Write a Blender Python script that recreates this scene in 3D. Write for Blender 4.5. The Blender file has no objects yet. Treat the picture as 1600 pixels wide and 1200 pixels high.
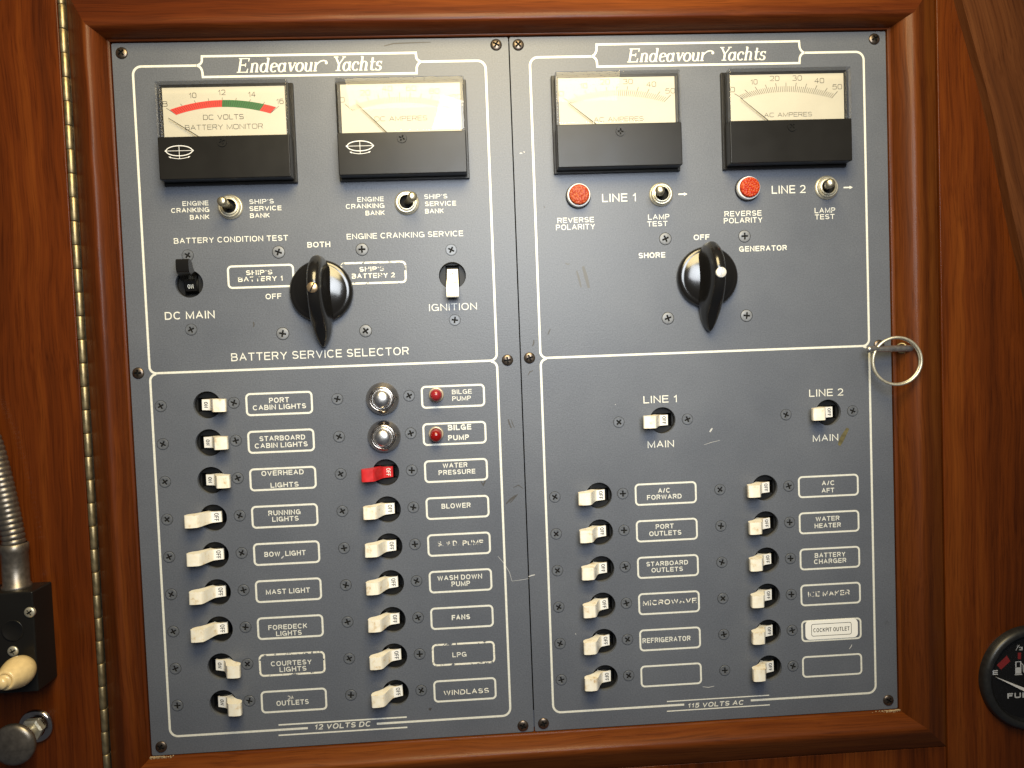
import bpy, math, random
from mathutils import Matrix, Vector, Euler

# ---------------------------------------------------------------- scene, camera, light
scene = bpy.context.scene
COL = scene.collection
MM = 0.001
random.seed(7)
# panel frame (millimetres): x right, y up, z out of the panel, origin at the panel's centre.
BASE = Matrix.Rotation(math.pi / 2, 4, 'X')          # the panel stands upright, facing -Y
CAM_POS = Vector((-24.683, 18.405, 386.572))
CAM_R = ((0.997924343, -0.037581178, 0.052293983),   # right
         (-0.039497043, -0.998567424, 0.036098238),  # down
         (0.050862453, -0.038088768, -0.997979086))  # forward
FPX = 1155.0

cam = bpy.data.cameras.new('camera')
cam.sensor_width = 36.0
cam.lens = FPX / 1600 * 36
cam.clip_start = 0.01
cam.clip_end = 20
cam_o = bpy.data.objects.new('camera', cam)
COL.objects.link(cam_o)
m = Matrix.Identity(4)
for i in range(3):
    m[i][0] = CAM_R[0][i]
    m[i][1] = -CAM_R[1][i]
    m[i][2] = -CAM_R[2][i]
    m[i][3] = CAM_POS[i] * MM
cam_o.matrix_world = BASE @ m
scene.camera = cam_o

world = bpy.data.worlds.new('World')
scene.world = world
world.use_nodes = True
world.node_tree.nodes['Background'].inputs[0].default_value = (0.78, 0.84, 1.0, 1)
world.node_tree.nodes['Background'].inputs[1].default_value = 0.075


def lamp(name, pos, target, sx, sy, power, color, spread=180):
    l = bpy.data.lights.new(name, 'AREA')
    l.shape = 'RECTANGLE'
    l.size, l.size_y = sx * MM, sy * MM
    l.energy = power
    l.color = color
    l.spread = math.radians(spread)
    o = bpy.data.objects.new(name, l)
    COL.objects.link(o)
    d = (Vector(target) - Vector(pos)).normalized()
    q = d.to_track_quat('-Z', 'Y').to_matrix().to_4x4()
    o.matrix_world = BASE @ (Matrix.Translation(Vector(pos) * MM) @ q)
    return o


lamp('cabin_ceiling_lamp', (-5, 352, 315), (0, 60, 0), 270, 220, 2.45, (1.0, 0.80, 0.42), 140)
lamp('front_fill_light', (32, 160, 450), (0, 55, 0), 230, 220, 0.92, (0.90, 0.95, 1.0), 95)  # unseen fill lamp, set close for the seam sheen and darker edges

scene.view_settings.view_transform = 'Standard'
scene.view_settings.look = 'None'
scene.view_settings.exposure = 0
scene.view_settings.gamma = 1
scene.view_settings.use_curve_mapping = False
scene.render.engine = 'CYCLES'
scene.cycles.use_denoising = True
scene.cycles.max_bounces = 8
scene.cycles.transparent_max_bounces = 12
scene.cycles.caustics_reflective = False
scene.cycles.caustics_refractive = False


def at(px, py, z=0.0):
    """A pixel of the 1600x1200 photograph, as the point of the panel frame (mm) at height z over the panel."""
    dx, dy = (px - 800) / FPX, (py - 600) / FPX
    d = Vector([CAM_R[0][i] * dx + CAM_R[1][i] * dy + CAM_R[2][i] for i in range(3)])
    return CAM_POS + d * ((z - CAM_POS.z) / d.z)


# ---------------------------------------------------------------- materials
def new_mat(name):
    mt = bpy.data.materials.new(name)
    mt.use_nodes = True
    nt = mt.node_tree
    return mt, nt, nt.nodes['Principled BSDF']


def N(nt, t, **kw):
    n = nt.nodes.new(t)
    for k, v in kw.items():
        if k in n.inputs:
            n.inputs[k].default_value = v
        else:
            setattr(n, k, v)
    return n


def ramp(nt, stops):
    r = nt.nodes.new('ShaderNodeValToRGB')
    e = r.color_ramp.elements
    while len(e) < len(stops):
        e.new(0.5)
    for el, (p, c) in zip(e, stops):
        el.position = p
        el.color = (*c, 1) if len(c) == 3 else c
    return r


def mat(name, base, rough=0.5, metal=0.0, coat=0.0, bump=None, vary=0.0, spec=0.5, vscale=400.0):
    mt, nt, b = new_mat(name)
    b.inputs['Base Color'].default_value = (*base, 1)
    b.inputs['Roughness'].default_value = rough
    b.inputs['Metallic'].default_value = metal
    b.inputs['Coat Weight'].default_value = coat
    b.inputs['Coat Roughness'].default_value = 0.12
    b.inputs['Specular IOR Level'].default_value = spec
    tc = N(nt, 'ShaderNodeTexCoord')
    if vary:
        n = N(nt, 'ShaderNodeTexNoise', Scale=vscale, Detail=4.0)
        nt.links.new(tc.outputs['Object'], n.inputs['Vector'])
        lo = tuple(c * (1 - vary) for c in base)
        hi = tuple(min(1, c * (1 + vary)) for c in base)
        r = ramp(nt, [(0.3, lo), (0.7, hi)])
        nt.links.new(n.outputs['Fac'], r.inputs[0])
        nt.links.new(r.outputs[0], b.inputs['Base Color'])
        mr = N(nt, 'ShaderNodeMapRange')
        mr.inputs[3].default_value = max(0.02, rough - 0.08)
        mr.inputs[4].default_value = min(1, rough + 0.1)
        nt.links.new(n.outputs['Fac'], mr.inputs[0])
        nt.links.new(mr.outputs[0], b.inputs['Roughness'])
    if bump:
        sc, st = bump
        n2 = N(nt, 'ShaderNodeTexNoise', Scale=sc, Detail=3.0)
        nt.links.new(tc.outputs['Object'], n2.inputs['Vector'])
        bp = N(nt, 'ShaderNodeBump', Strength=st, Distance=0.0004)
        nt.links.new(n2.outputs['Fac'], bp.inputs['Height'])
        nt.links.new(bp.outputs[0], b.inputs['Normal'])
    return mt


def panel_mat():
    mt, nt, b = new_mat('painted_panel')
    tc = N(nt, 'ShaderNodeTexCoord')
    n = N(nt, 'ShaderNodeTexNoise', Scale=18.0, Detail=6.0, Roughness=0.6)
    nt.links.new(tc.outputs['Object'], n.inputs['Vector'])
    r = ramp(nt, [(0.3, (0.085, 0.094, 0.116)), (0.72, (0.106, 0.116, 0.139))])
    nt.links.new(n.outputs['Fac'], r.inputs[0])
    # fine speckle of the textured paint
    v = N(nt, 'ShaderNodeTexNoise', Scale=1500.0, Detail=2.0)
    nt.links.new(tc.outputs['Object'], v.inputs['Vector'])
    r2 = ramp(nt, [(0.3, (0.86, 0.86, 0.86)), (0.7, (1.14, 1.14, 1.14))])
    nt.links.new(v.outputs['Fac'], r2.inputs[0])
    mx = N(nt, 'ShaderNodeMix', data_type='RGBA', blend_type='MULTIPLY')
    mx.inputs['Factor'].default_value = 1.0
    nt.links.new(r.outputs[0], mx.inputs['A'])
    nt.links.new(r2.outputs[0], mx.inputs['B'])
    # rubbed dark smudges
    s = N(nt, 'ShaderNodeTexNoise', Scale=42.0, Detail=8.0, Roughness=0.7)
    mp = N(nt, 'ShaderNodeMapping')
    mp.inputs['Location'].default_value = (3.1, 0.4, 0)
    nt.links.new(tc.outputs['Object'], mp.inputs[0])
    nt.links.new(mp.outputs[0], s.inputs['Vector'])
    r3 = ramp(nt, [(0.66, (1, 1, 1)), (0.80, (0.62, 0.60, 0.55))])
    nt.links.new(s.outputs['Fac'], r3.inputs[0])
    mx2 = N(nt, 'ShaderNodeMix', data_type='RGBA', blend_type='MULTIPLY')
    mx2.inputs['Factor'].default_value = 1.0
    nt.links.new(mx.outputs['Result'], mx2.inputs['A'])
    nt.links.new(r3.outputs[0], mx2.inputs['B'])
    nt.links.new(mx2.outputs['Result'], b.inputs['Base Color'])
    mr = N(nt, 'ShaderNodeMapRange')
    mr.inputs[3].default_value = 0.36
    mr.inputs[4].default_value = 0.47
    nt.links.new(n.outputs['Fac'], mr.inputs[0])
    nt.links.new(mr.outputs[0], b.inputs['Roughness'])
    vb = N(nt, 'ShaderNodeTexVoronoi', Scale=1250.0)
    vb.feature = 'SMOOTH_F1'
    nt.links.new(tc.outputs['Object'], vb.inputs['Vector'])
    add = N(nt, 'ShaderNodeMath', operation='ADD')
    nt.links.new(vb.outputs['Distance'], add.inputs[0])
    nt.links.new(v.outputs['Fac'], add.inputs[1])
    bp = N(nt, 'ShaderNodeBump', Strength=0.22, Distance=0.00012)
    nt.links.new(add.outputs[0], bp.inputs['Height'])
    nt.links.new(bp.outputs[0], b.inputs['Normal'])
    b.inputs['Specular IOR Level'].default_value = 0.34
    return mt


def print_mat(name, base, wear=0.0, scale=420.0):
    """Screen-printed ink; wear rubs part of it away."""
    mt, nt, b = new_mat(name)
    tc = N(nt, 'ShaderNodeTexCoord')
    n = N(nt, 'ShaderNodeTexNoise', Scale=900.0, Detail=3.0)
    nt.links.new(tc.outputs['Object'], n.inputs['Vector'])
    r = ramp(nt, [(0.3, tuple(c * 0.82 for c in base)), (0.7, base)])
    nt.links.new(n.outputs['Fac'], r.inputs[0])
    nt.links.new(r.outputs[0], b.inputs['Base Color'])
    b.inputs['Roughness'].default_value = 0.5
    if wear:
        n2 = N(nt, 'ShaderNodeTexNoise', Scale=scale, Detail=4.0, Roughness=0.6)
        nt.links.new(tc.outputs['Object'], n2.inputs['Vector'])
        rr = ramp(nt, [(wear - 0.03, (0, 0, 0)), (wear + 0.03, (1, 1, 1))])
        nt.links.new(n2.outputs['Fac'], rr.inputs[0])
        tr = N(nt, 'ShaderNodeBsdfTransparent')
        mx = N(nt, 'ShaderNodeMixShader')
        nt.links.new(rr.outputs[0], mx.inputs[0])
        nt.links.new(tr.outputs[0], mx.inputs[1])
        nt.links.new(b.outputs[0], mx.inputs[2])
        nt.links.new(mx.outputs[0], nt.nodes['Material Output'].inputs[0])
    return mt


def wood(name, axis='y', seed=0.0, dark=(0.026, 0.0052, 0.0009), mid=(0.092, 0.0190, 0.0026), light=(0.195, 0.051, 0.0075), rough=0.34, coat=0.12, rot=0.0):
    mt, nt, b = new_mat(name)
    tc = N(nt, 'ShaderNodeTexCoord')
    mp = N(nt, 'ShaderNodeMapping')
    s = (1, 0.026, 1) if axis == 'y' else (0.026, 1, 1)
    pre = N(nt, 'ShaderNodeMapping')
    pre.inputs['Rotation'].default_value = (0, 0, rot)
    nt.links.new(tc.outputs['Object'], pre.inputs[0])
    mp.inputs['Scale'].default_value = s
    mp.inputs['Location'].default_value = (seed, seed * 0.7, seed * 0.3)
    # slow waviness of the grain
    w = N(nt, 'ShaderNodeTexNoise', Scale=9.0, Detail=2.0)
    nt.links.new(pre.outputs[0], w.inputs['Vector'])
    wv = N(nt, 'ShaderNodeVectorMath', operation='SCALE')
    wv.inputs['Scale'].default_value = 0.012
    nt.links.new(w.outputs['Color'], wv.inputs[0])
    ad = N(nt, 'ShaderNodeVectorMath', operation='ADD')
    nt.links.new(pre.outputs[0], ad.inputs[0])
    nt.links.new(wv.outputs[0], ad.inputs[1])
    nt.links.new(ad.outputs[0], mp.inputs[0])
    g1 = N(nt, 'ShaderNodeTexNoise', Scale=170.0, Detail=5.0, Roughness=0.62)
    g2 = N(nt, 'ShaderNodeTexNoise', Scale=1100.0, Detail=3.0, Roughness=0.6)
    g3 = N(nt, 'ShaderNodeTexNoise', Scale=38.0, Detail=3.0)
    for g in (g1, g2, g3):
        nt.links.new(mp.outputs[0], g.inputs['Vector'])
    r1 = ramp(nt, [(0.30, dark), (0.50, mid), (0.74, light)])
    a1 = N(nt, 'ShaderNodeMath', operation='MULTIPLY_ADD')
    a1.inputs[1].default_value = 0.55
    nt.links.new(g3.outputs['Fac'], a1.inputs[0])
    m2 = N(nt, 'ShaderNodeMath', operation='MULTIPLY')
    m2.inputs[1].default_value = 0.45
    nt.links.new(g1.outputs['Fac'], m2.inputs[0])
    nt.links.new(m2.outputs[0], a1.inputs[2])
    nt.links.new(a1.outputs[0], r1.inputs[0])
    r2 = ramp(nt, [(0.30, (0.66, 0.62, 0.58)), (0.5, (1, 1, 1)), (0.72, (1.12, 1.11, 1.08))])
    nt.links.new(g2.outputs['Fac'], r2.inputs[0])
    mx = N(nt, 'ShaderNodeMix', data_type='RGBA', blend_type='MULTIPLY')
    mx.inputs['Factor'].default_value = 1.0
    nt.links.new(r1.outputs[0], mx.inputs['A'])
    nt.links.new(r2.outputs[0], mx.inputs['B'])
    nt.links.new(mx.outputs['Result'], b.inputs['Base Color'])
    mr = N(nt, 'ShaderNodeMapRange')
    mr.inputs[3].default_value = rough + 0.16
    mr.inputs[4].default_value = rough - 0.06
    nt.links.new(g1.outputs['Fac'], mr.inputs[0])
    nt.links.new(mr.outputs[0], b.inputs['Roughness'])
    b.inputs['Coat Weight'].default_value = coat
    b.inputs['Coat Roughness'].default_value = 0.16
    b.inputs['Specular IOR Level'].default_value = 0.12
    ab = N(nt, 'ShaderNodeMath', operation='MULTIPLY_ADD')
    ab.inputs[1].default_value = 0.5
    nt.links.new(g2.outputs['Fac'], ab.inputs[0])
    nt.links.new(g1.outputs['Fac'], ab.inputs[2])
    bp = N(nt, 'ShaderNodeBump', Strength=0.35, Distance=0.0003)
    nt.links.new(ab.outputs[0], bp.inputs['Height'])
    nt.links.new(bp.outputs[0], b.inputs['Normal'])
    nt.links.new(bp.outputs[0], b.inputs['Coat Normal'])
    return mt


def glass_mat(name, tint=(1, 1, 1), rough=0.02, refl=1.0):
    """Thin clear acrylic: a fresnel mix of see-through and mirror."""
    mt, nt, b = new_mat(name)
    nt.nodes.remove(b)
    tr = N(nt, 'ShaderNodeBsdfTransparent')
    tr.inputs[0].default_value = (*tint, 1)
    gl = N(nt, 'ShaderNodeBsdfGlossy')
    gl.inputs['Roughness'].default_value = rough
    fr = N(nt, 'ShaderNodeFresnel')
    fr.inputs[0].default_value = 1.49
    mu = N(nt, 'ShaderNodeMath', operation='MULTIPLY')
    mu.inputs[1].default_value = refl
    nt.links.new(fr.outputs[0], mu.inputs[0])
    mx = N(nt, 'ShaderNodeMixShader')
    nt.links.new(mu.outputs[0], mx.inputs[0])
    nt.links.new(tr.outputs[0], mx.inputs[1])
    nt.links.new(gl.outputs[0], mx.inputs[2])
    nt.links.new(mx.outputs[0], nt.nodes['Material Output'].inputs[0])
    return mt


def lever_mat():
    """Aged ivory plastic with brown handling stains that differ from lever to lever."""
    mt, nt, b = new_mat('ivory_plastic')
    tc = N(nt, 'ShaderNodeTexCoord')
    oi = N(nt, 'ShaderNodeObjectInfo')
    sc = N(nt, 'ShaderNodeVectorMath', operation='SCALE')
    cx = N(nt, 'ShaderNodeCombineXYZ')
    for k in range(3):
        nt.links.new(oi.outputs['Random'], cx.inputs[k])
    nt.links.new(cx.outputs[0], sc.inputs[0])
    sc.inputs['Scale'].default_value = 9.0
    ad = N(nt, 'ShaderNodeVectorMath', operation='ADD')
    nt.links.new(tc.outputs['Object'], ad.inputs[0])
    nt.links.new(sc.outputs[0], ad.inputs[1])
    n = N(nt, 'ShaderNodeTexNoise', Scale=260.0, Detail=5.0, Roughness=0.65)
    nt.links.new(ad.outputs[0], n.inputs['Vector'])
    r = ramp(nt, [(0.34, (0.82, 0.79, 0.70)), (0.56, (0.77, 0.71, 0.58)), (0.70, (0.54, 0.40, 0.23))])
    nt.links.new(n.outputs['Fac'], r.inputs[0])
    nt.links.new(r.outputs[0], b.inputs['Base Color'])
    b.inputs['Roughness'].default_value = 0.42
    b.inputs['Subsurface Weight'].default_value = 0.05
    b.inputs['Subsurface Radius'].default_value = (0.001, 0.0008, 0.0005)
    return mt


M = {
    'panel': panel_mat(),
    'print': print_mat('cream_ink', (0.70, 0.70, 0.635)),
    'print_worn': print_mat('worn_cream_ink', (0.78, 0.76, 0.66), wear=0.43),
    'print_bad': print_mat('badly_worn_cream_ink', (0.76, 0.74, 0.66), wear=0.475, scale=560.0),
    'ink': mat('grey_ink', (0.030, 0.025, 0.018), 0.6),
    'ink_black': mat('black_ink', (0.012, 0.012, 0.012), 0.5),
    'red_ink': mat('red_ink', (0.56, 0.035, 0.02), 0.6),
    'green_ink': mat('green_ink', (0.03, 0.12, 0.03), 0.6),
    'black': mat('black_plastic', (0.012, 0.012, 0.012), 0.38, vary=0.2),
    'bakelite': mat('black_bakelite', (0.007, 0.0065, 0.006), 0.20, coat=0.25, bump=(120.0, 0.05)),
    'housing': mat('plain_black_plastic', (0.006, 0.006, 0.006), 0.5, spec=0.3),  # plain black inside the switch holes
    'matte_black': mat('dull_black_plastic', (0.010, 0.0095, 0.009), 0.30, vary=0.06, vscale=60.0, spec=0.22),
    'dial': mat('dial_paper', (0.48, 0.445, 0.35), 0.6, vary=0.03, vscale=90.0),
    'acrylic': glass_mat('clear_acrylic', refl=0.48),
    'chrome': mat('worn_chrome', (0.46, 0.415, 0.37), 0.17, 1.0, bump=(300.0, 0.05), vary=0.12),
    'soft_chrome': mat('rubbed_chrome', (0.66, 0.64, 0.62), 0.30, 1.0, bump=(260.0, 0.06), vary=0.1),
    'dark_chrome': mat('tarnished_chrome', (0.21, 0.185, 0.155), 0.36, 0.85, bump=(300.0, 0.05), vary=0.2),
    'nickel': mat('dull_nickel', (0.60, 0.56, 0.44), 0.38, 0.75, bump=(900.0, 0.10), vary=0.15),
    'bat_metal': mat('worn_nickel', (0.40, 0.36, 0.26), 0.33, 0.9, bump=(700.0, 0.1), vary=0.2),
    'steel': mat('zinc_steel', (0.40, 0.39, 0.38), 0.40, 0.9, vary=0.2),
    'zinc_paint': mat('grey_painted_screw', (0.17, 0.18, 0.20), 0.48, 0.1, vary=0.2, spec=0.35),
    'bronze': mat('dark_bronze', (0.12, 0.095, 0.075), 0.33, 0.9, vary=0.3),
    'brass': mat('aged_brass', (0.34, 0.275, 0.155), 0.45, 0.9, bump=(700.0, 0.12), vary=0.25),
    'silver_paint': mat('pale_screw_metal', (0.72, 0.69, 0.62), 0.38, 0.25, vary=0.1),
    'brass_screw': mat('brass_screw_metal', (0.50, 0.36, 0.22), 0.36, 0.9, vary=0.2),
    'screw_paint': mat('painted_screw', (0.115, 0.125, 0.145), 0.42, 0.25, vary=0.2),
    'recess_shade': mat('recess_shade_black', (0.010, 0.010, 0.010), 0.8, spec=0.08),  # near-black that paints the shade inside recesses and narrow gaps
    'lever': lever_mat(),
    'white_patch': mat('white_plastic', (0.82, 0.81, 0.78), 0.4),
    'red': mat('red_plastic', (0.44, 0.016, 0.018), 0.36, vary=0.15),
    'white_ring': mat('white_plastic_ring', (0.80, 0.78, 0.74), 0.3),
    'clear_ring': mat('translucent_ring', (0.42, 0.36, 0.26), 0.22, 0.3),
    'ivory': mat('yellowed_ivory', (0.74, 0.56, 0.28), 0.3, coat=0.3, vary=0.1),
    'sticker': mat('white_sticker', (0.80, 0.79, 0.75), 0.45),
    'needle_white': mat('white_needle', (0.85, 0.83, 0.80), 0.4),
    'gauge_red': mat('dull_red_ink', (0.24, 0.018, 0.018), 0.5),
    'gauge_white': mat('pale_ink', (0.60, 0.60, 0.60), 0.5),
    'scuff': mat('dark_scuff', (0.045, 0.042, 0.040), 0.55),
    'grey_scuff': mat('grey_scuff_mark', (0.075, 0.074, 0.072), 0.5),
    'scratch': mat('pale_scratch', (0.45, 0.45, 0.44), 0.5),
    'stain': mat('olive_stain', (0.10, 0.085, 0.035), 0.5, vary=0.4),
    'dust': mat('pale_dust', (0.34, 0.25, 0.14), 0.9, vary=0.3),
    'ply': mat('dark_board', (0.03, 0.02, 0.014), 0.8),
    'wood_left': wood('teak_left', 'y', 1.3),
    'wood_right': wood('teak_right', 'y', 5.1, mid=(0.092, 0.0205, 0.0028), light=(0.178, 0.050, 0.0075)),
    'wood_stile': wood('teak_stile', 'y', 9.7, rough=0.42, coat=0.08, mid=(0.080, 0.0175, 0.0026), light=(0.165, 0.047, 0.0075)),
    'wood_stile_r': wood('teak_stile_grain', 'y', 13.2, rough=0.42, coat=0.08, mid=(0.084, 0.0205, 0.0032), light=(0.165, 0.051, 0.0085)),
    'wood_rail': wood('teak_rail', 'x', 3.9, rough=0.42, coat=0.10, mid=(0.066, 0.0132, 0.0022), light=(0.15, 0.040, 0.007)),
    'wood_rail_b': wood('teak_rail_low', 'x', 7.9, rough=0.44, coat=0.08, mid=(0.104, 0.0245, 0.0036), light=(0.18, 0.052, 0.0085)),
    'wood_dark': wood('dark_teak', 'y', 21.0, dark=(0.022, 0.008, 0.004), mid=(0.078, 0.026, 0.0085), light=(0.14, 0.052, 0.018), rot=math.radians(-14)),
}


def lens_mat(name, col, col2, scale, bstr, rough=0.18):
    mt, nt, b = new_mat(name)
    tc = N(nt, 'ShaderNodeTexCoord')
    v = N(nt, 'ShaderNodeTexVoronoi', Scale=scale)
    nt.links.new(tc.outputs['Object'], v.inputs['Vector'])
    r = ramp(nt, [(0.0, col2), (0.6, col)])
    nt.links.new(v.outputs['Distance'], r.inputs[0])
    nt.links.new(r.outputs[0], b.inputs['Base Color'])
    b.inputs['Roughness'].default_value = rough
    b.inputs['Specular IOR Level'].default_value = 0.16 if bstr else 0.35
    b.inputs['Coat Weight'].default_value = 0.0 if bstr else 0.1
    b.inputs['Coat Roughness'].default_value = 0.10
    if bstr:
        bp = N(nt, 'ShaderNodeBump', Strength=bstr, Distance=0.0006)
        nt.links.new(v.outputs['Distance'], bp.inputs['Height'])
        nt.links.new(bp.outputs[0], b.inputs['Normal'])
    return mt


M['lens_a'] = lens_mat('red_faceted_lens', (0.25, 0.030, 0.011), (0.36, 0.10, 0.03), 900.0, 0.5, 0.32)
M['lens_b'] = lens_mat('orange_red_faceted_lens', (0.30, 0.018, 0.006), (0.42, 0.10, 0.015), 1000.0, 0.5, 0.32)
M['dome_a'] = lens_mat('dusty_red_dome', (0.20, 0.012, 0.016), (0.26, 0.02, 0.02), 300.0, 0.0, 0.2)
M['dome_b'] = lens_mat('deep_red_dome', (0.16, 0.004, 0.004), (0.22, 0.008, 0.006), 300.0, 0.0, 0.12)


# ---------------------------------------------------------------- mesh building
class MB:
    def __init__(s):
        s.v, s.f, s.mi, s.sm = [], [], [], []

    def add(s, verts, faces, mi=0, smooth=False):
        o = len(s.v)
        s.v += [tuple(p) for p in verts]
        for f in faces:
            s.f.append(tuple(o + i for i in f))
            s.mi.append(mi)
            s.sm.append(smooth)

    def box(s, x0, x1, y0, y1, z0, z1, mi=0):
        vs = [(x, y, z) for z in (z0, z1) for y in (y0, y1) for x in (x0, x1)]
        s.add(vs, [(0, 2, 3, 1), (4, 5, 7, 6), (0, 1, 5, 4), (2, 6, 7, 3), (0, 4, 6, 2), (1, 3, 7, 5)], mi)

    def lathe(s, prof, n=48, mi=0, smooth=True, c=(0, 0, 0), mis=None):
        """prof: list of (r, z); revolve about z through c."""
        vs, rings = [], []
        for r, z in prof:
            if r < 1e-6:
                rings.append([len(vs)])
                vs.append((c[0], c[1], c[2] + z))
            else:
                rings.append(list(range(len(vs), len(vs) + n)))
                vs += [(c[0] + r * math.cos(2 * math.pi * k / n), c[1] + r * math.sin(2 * math.pi * k / n), c[2] + z) for k in range(n)]
        for j in range(len(rings) - 1):
            a, b = rings[j], rings[j + 1]
            fs = []
            for k in range(n):
                k2 = (k + 1) % n
                if len(a) == 1 and len(b) == 1:
                    continue
                if len(a) == 1:
                    fs.append((a[0], b[k2], b[k]))
                elif len(b) == 1:
                    fs.append((a[k], a[k2], b[0]))
                else:
                    fs.append((a[k], a[k2], b[k2], b[k]))
            o = len(s.v)
            for f in fs:
                s.f.append(tuple(o + i for i in f))
                s.mi.append(mis[j] if mis else mi)
                s.sm.append(smooth)
        s.v += vs

    def tube(s, path, r, n=14, mi=0, close=False, caps=True):
        path = [Vector(p) for p in path]
        rs = r if isinstance(r, (list, tuple)) else [r] * len(path)
        rings = []
        up = None
        L = len(path)
        for i, p in enumerate(path):
            a = path[(i - 1) % L] if close else path[max(0, i - 1)]
            b = path[(i + 1) % L] if close else path[min(L - 1, i + 1)]
            t = (b - a).normalized()
            if up is None:
                up = t.orthogonal().normalized()
            up = (up - t * up.dot(t)).normalized()
            sd = t.cross(up)
            rings.append([p + rs[i] * (up * math.cos(2 * math.pi * k / n) + sd * math.sin(2 * math.pi * k / n)) for k in range(n)])
        vs = [q for rg in rings for q in rg]
        fs = []
        for i in range(L if close else L - 1):
            j = (i + 1) % L
            for k in range(n):
                k2 = (k + 1) % n
                fs.append((i * n + k, i * n + k2, j * n + k2, j * n + k))
        s.add(vs, fs, mi, True)
        if caps and not close:
            s.add(rings[0], [tuple(range(n))[::-1]], mi)
            s.add(rings[-1], [tuple(range(n))], mi)

    def prism(s, poly, z0, z1, mi=0, side_smooth=False):
        n = len(poly)
        vs = [(x, y, z0) for x, y in poly] + [(x, y, z1) for x, y in poly]
        s.add(vs, [tuple(range(n))[::-1], tuple(range(n, 2 * n))], mi)
        s.add(vs, [(k, (k + 1) % n, n + (k + 1) % n, n + k) for k in range(n)], mi, side_smooth)

    def sheet(s, poly, z, mi=0):
        s.add([(x, y, z) for x, y in poly], [tuple(range(len(poly)))], mi)

    def ribbon(s, pts, w, z, mi=0, close=False):
        """A flat band along pts; w is one width or one per point."""
        P = []
        ws = w if isinstance(w, list) else [w] * len(pts)
        W = []
        for q, ww in zip(pts, ws):
            q = Vector((q[0], q[1]))
            if not P or (q - P[-1]).length > 1e-5:
                P.append(q)
                W.append(ww)
        L = len(P)
        if close and (P[0] - P[-1]).length < 1e-5:
            P.pop(); W.pop(); L -= 1
        if L < 2:
            return
        vs = []
        for i in range(L):
            a = P[(i - 1) % L] if (close or i) else None
            b = P[(i + 1) % L] if (close or i < L - 1) else None
            d1 = (P[i] - a).normalized() if a is not None else None
            d2 = (b - P[i]).normalized() if b is not None else None
            if d1 is None: d1 = d2
            if d2 is None: d2 = d1
            n1 = Vector((-d1.y, d1.x)); n2 = Vector((-d2.y, d2.x))
            mn = n1 + n2
            if mn.length < 0.25:
                mn = n1.copy(); k = 1
            else:
                mn.normalize()
                k = min(1.9, 1 / max(0.35, mn.dot(n1)))
            off = mn * (W[i] / 2 * k)
            vs += [(P[i].x + off.x, P[i].y + off.y, z), (P[i].x - off.x, P[i].y - off.y, z)]
        fs = []
        for i in range(L if close else L - 1):
            j = (i + 1) % L
            fs.append((2 * i, 2 * i + 1, 2 * j + 1, 2 * j))
        s.add(vs, fs, mi)

    def xform(s, mtx, start=0):
        s.v[start:] = [tuple(mtx @ Vector(p)) for p in s.v[start:]]

    def build(s, name, mats, parent=None, bevel=0.0, seg=2, at_mm=None, wn=True):
        me = bpy.data.meshes.new(name)
        me.from_pydata([(x * MM, y * MM, z * MM) for x, y, z in s.v], [], s.f)
        for mt in (mats if isinstance(mats, (list, tuple)) else [mats]):
            me.materials.append(mt)
        me.polygons.foreach_set('material_index', s.mi)
        me.polygons.foreach_set('use_smooth', s.sm if not bevel else [True] * len(s.f))
        me.update()
        o = bpy.data.objects.new(name, me)
        COL.objects.link(o)
        if parent is not None:
            o.parent = parent
            if at_mm is not None:
                o.location = Vector(at_mm) * MM
        else:
            place(o, at_mm or (0, 0, 0))
        if bevel:
            bv = o.modifiers.new('bevel', 'BEVEL')
            bv.width = bevel * MM
            bv.segments = seg
            bv.limit_method = 'ANGLE'
            bv.angle_limit = math.radians(32)
            if wn:
                o.modifiers.new('wn', 'WEIGHTED_NORMAL').keep_sharp = True
        return o


def place(o, pos, rz=0.0):
    o.matrix_basis = BASE @ Matrix.Translation(Vector(pos) * MM) @ Matrix.Rotation(rz, 4, 'Z')


def thing(name, label, cat, pos=(0, 0, 0), rz=0.0, group=None):
    o = bpy.data.objects.new(name, None)
    o.empty_display_size = 0.005
    COL.objects.link(o)
    place(o, pos, rz)
    return tag(o, label, cat, group)


def tag(o, label, cat, group=None):
    o['label'] = label
    o['category'] = cat
    if group:
        o['group'] = group
    return o


def copy_tree(o, parent=None):
    c = o.copy()
    COL.objects.link(c)
    if parent is not None:
        c.parent = parent
    for ch in KIDS(o):
        copy_tree(ch, c)
    return c


def KIDS(o):
    return [x for x in bpy.data.objects if x.parent == o]


def arc(cx, cy, rx, ry, a0, a1, n=14, e=2.0):
    out = []
    for k in range(n + 1):
        t = math.radians(a0 + (a1 - a0) * k / n)
        c, s_ = math.cos(t), math.sin(t)
        out.append((cx + rx * math.copysign(abs(c) ** (2 / e), c), cy + ry * math.copysign(abs(s_) ** (2 / e), s_)))
    return out


def rrect(x0, x1, y0, y1, r, n=6):
    return arc(x1 - r, y1 - r, r, r, 0, 90, n) + arc(x0 + r, y1 - r, r, r, 90, 180, n) + arc(x0 + r, y0 + r, r, r, 180, 270, n) + arc(x1 - r, y0 + r, r, r, 270, 360, n)


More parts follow.
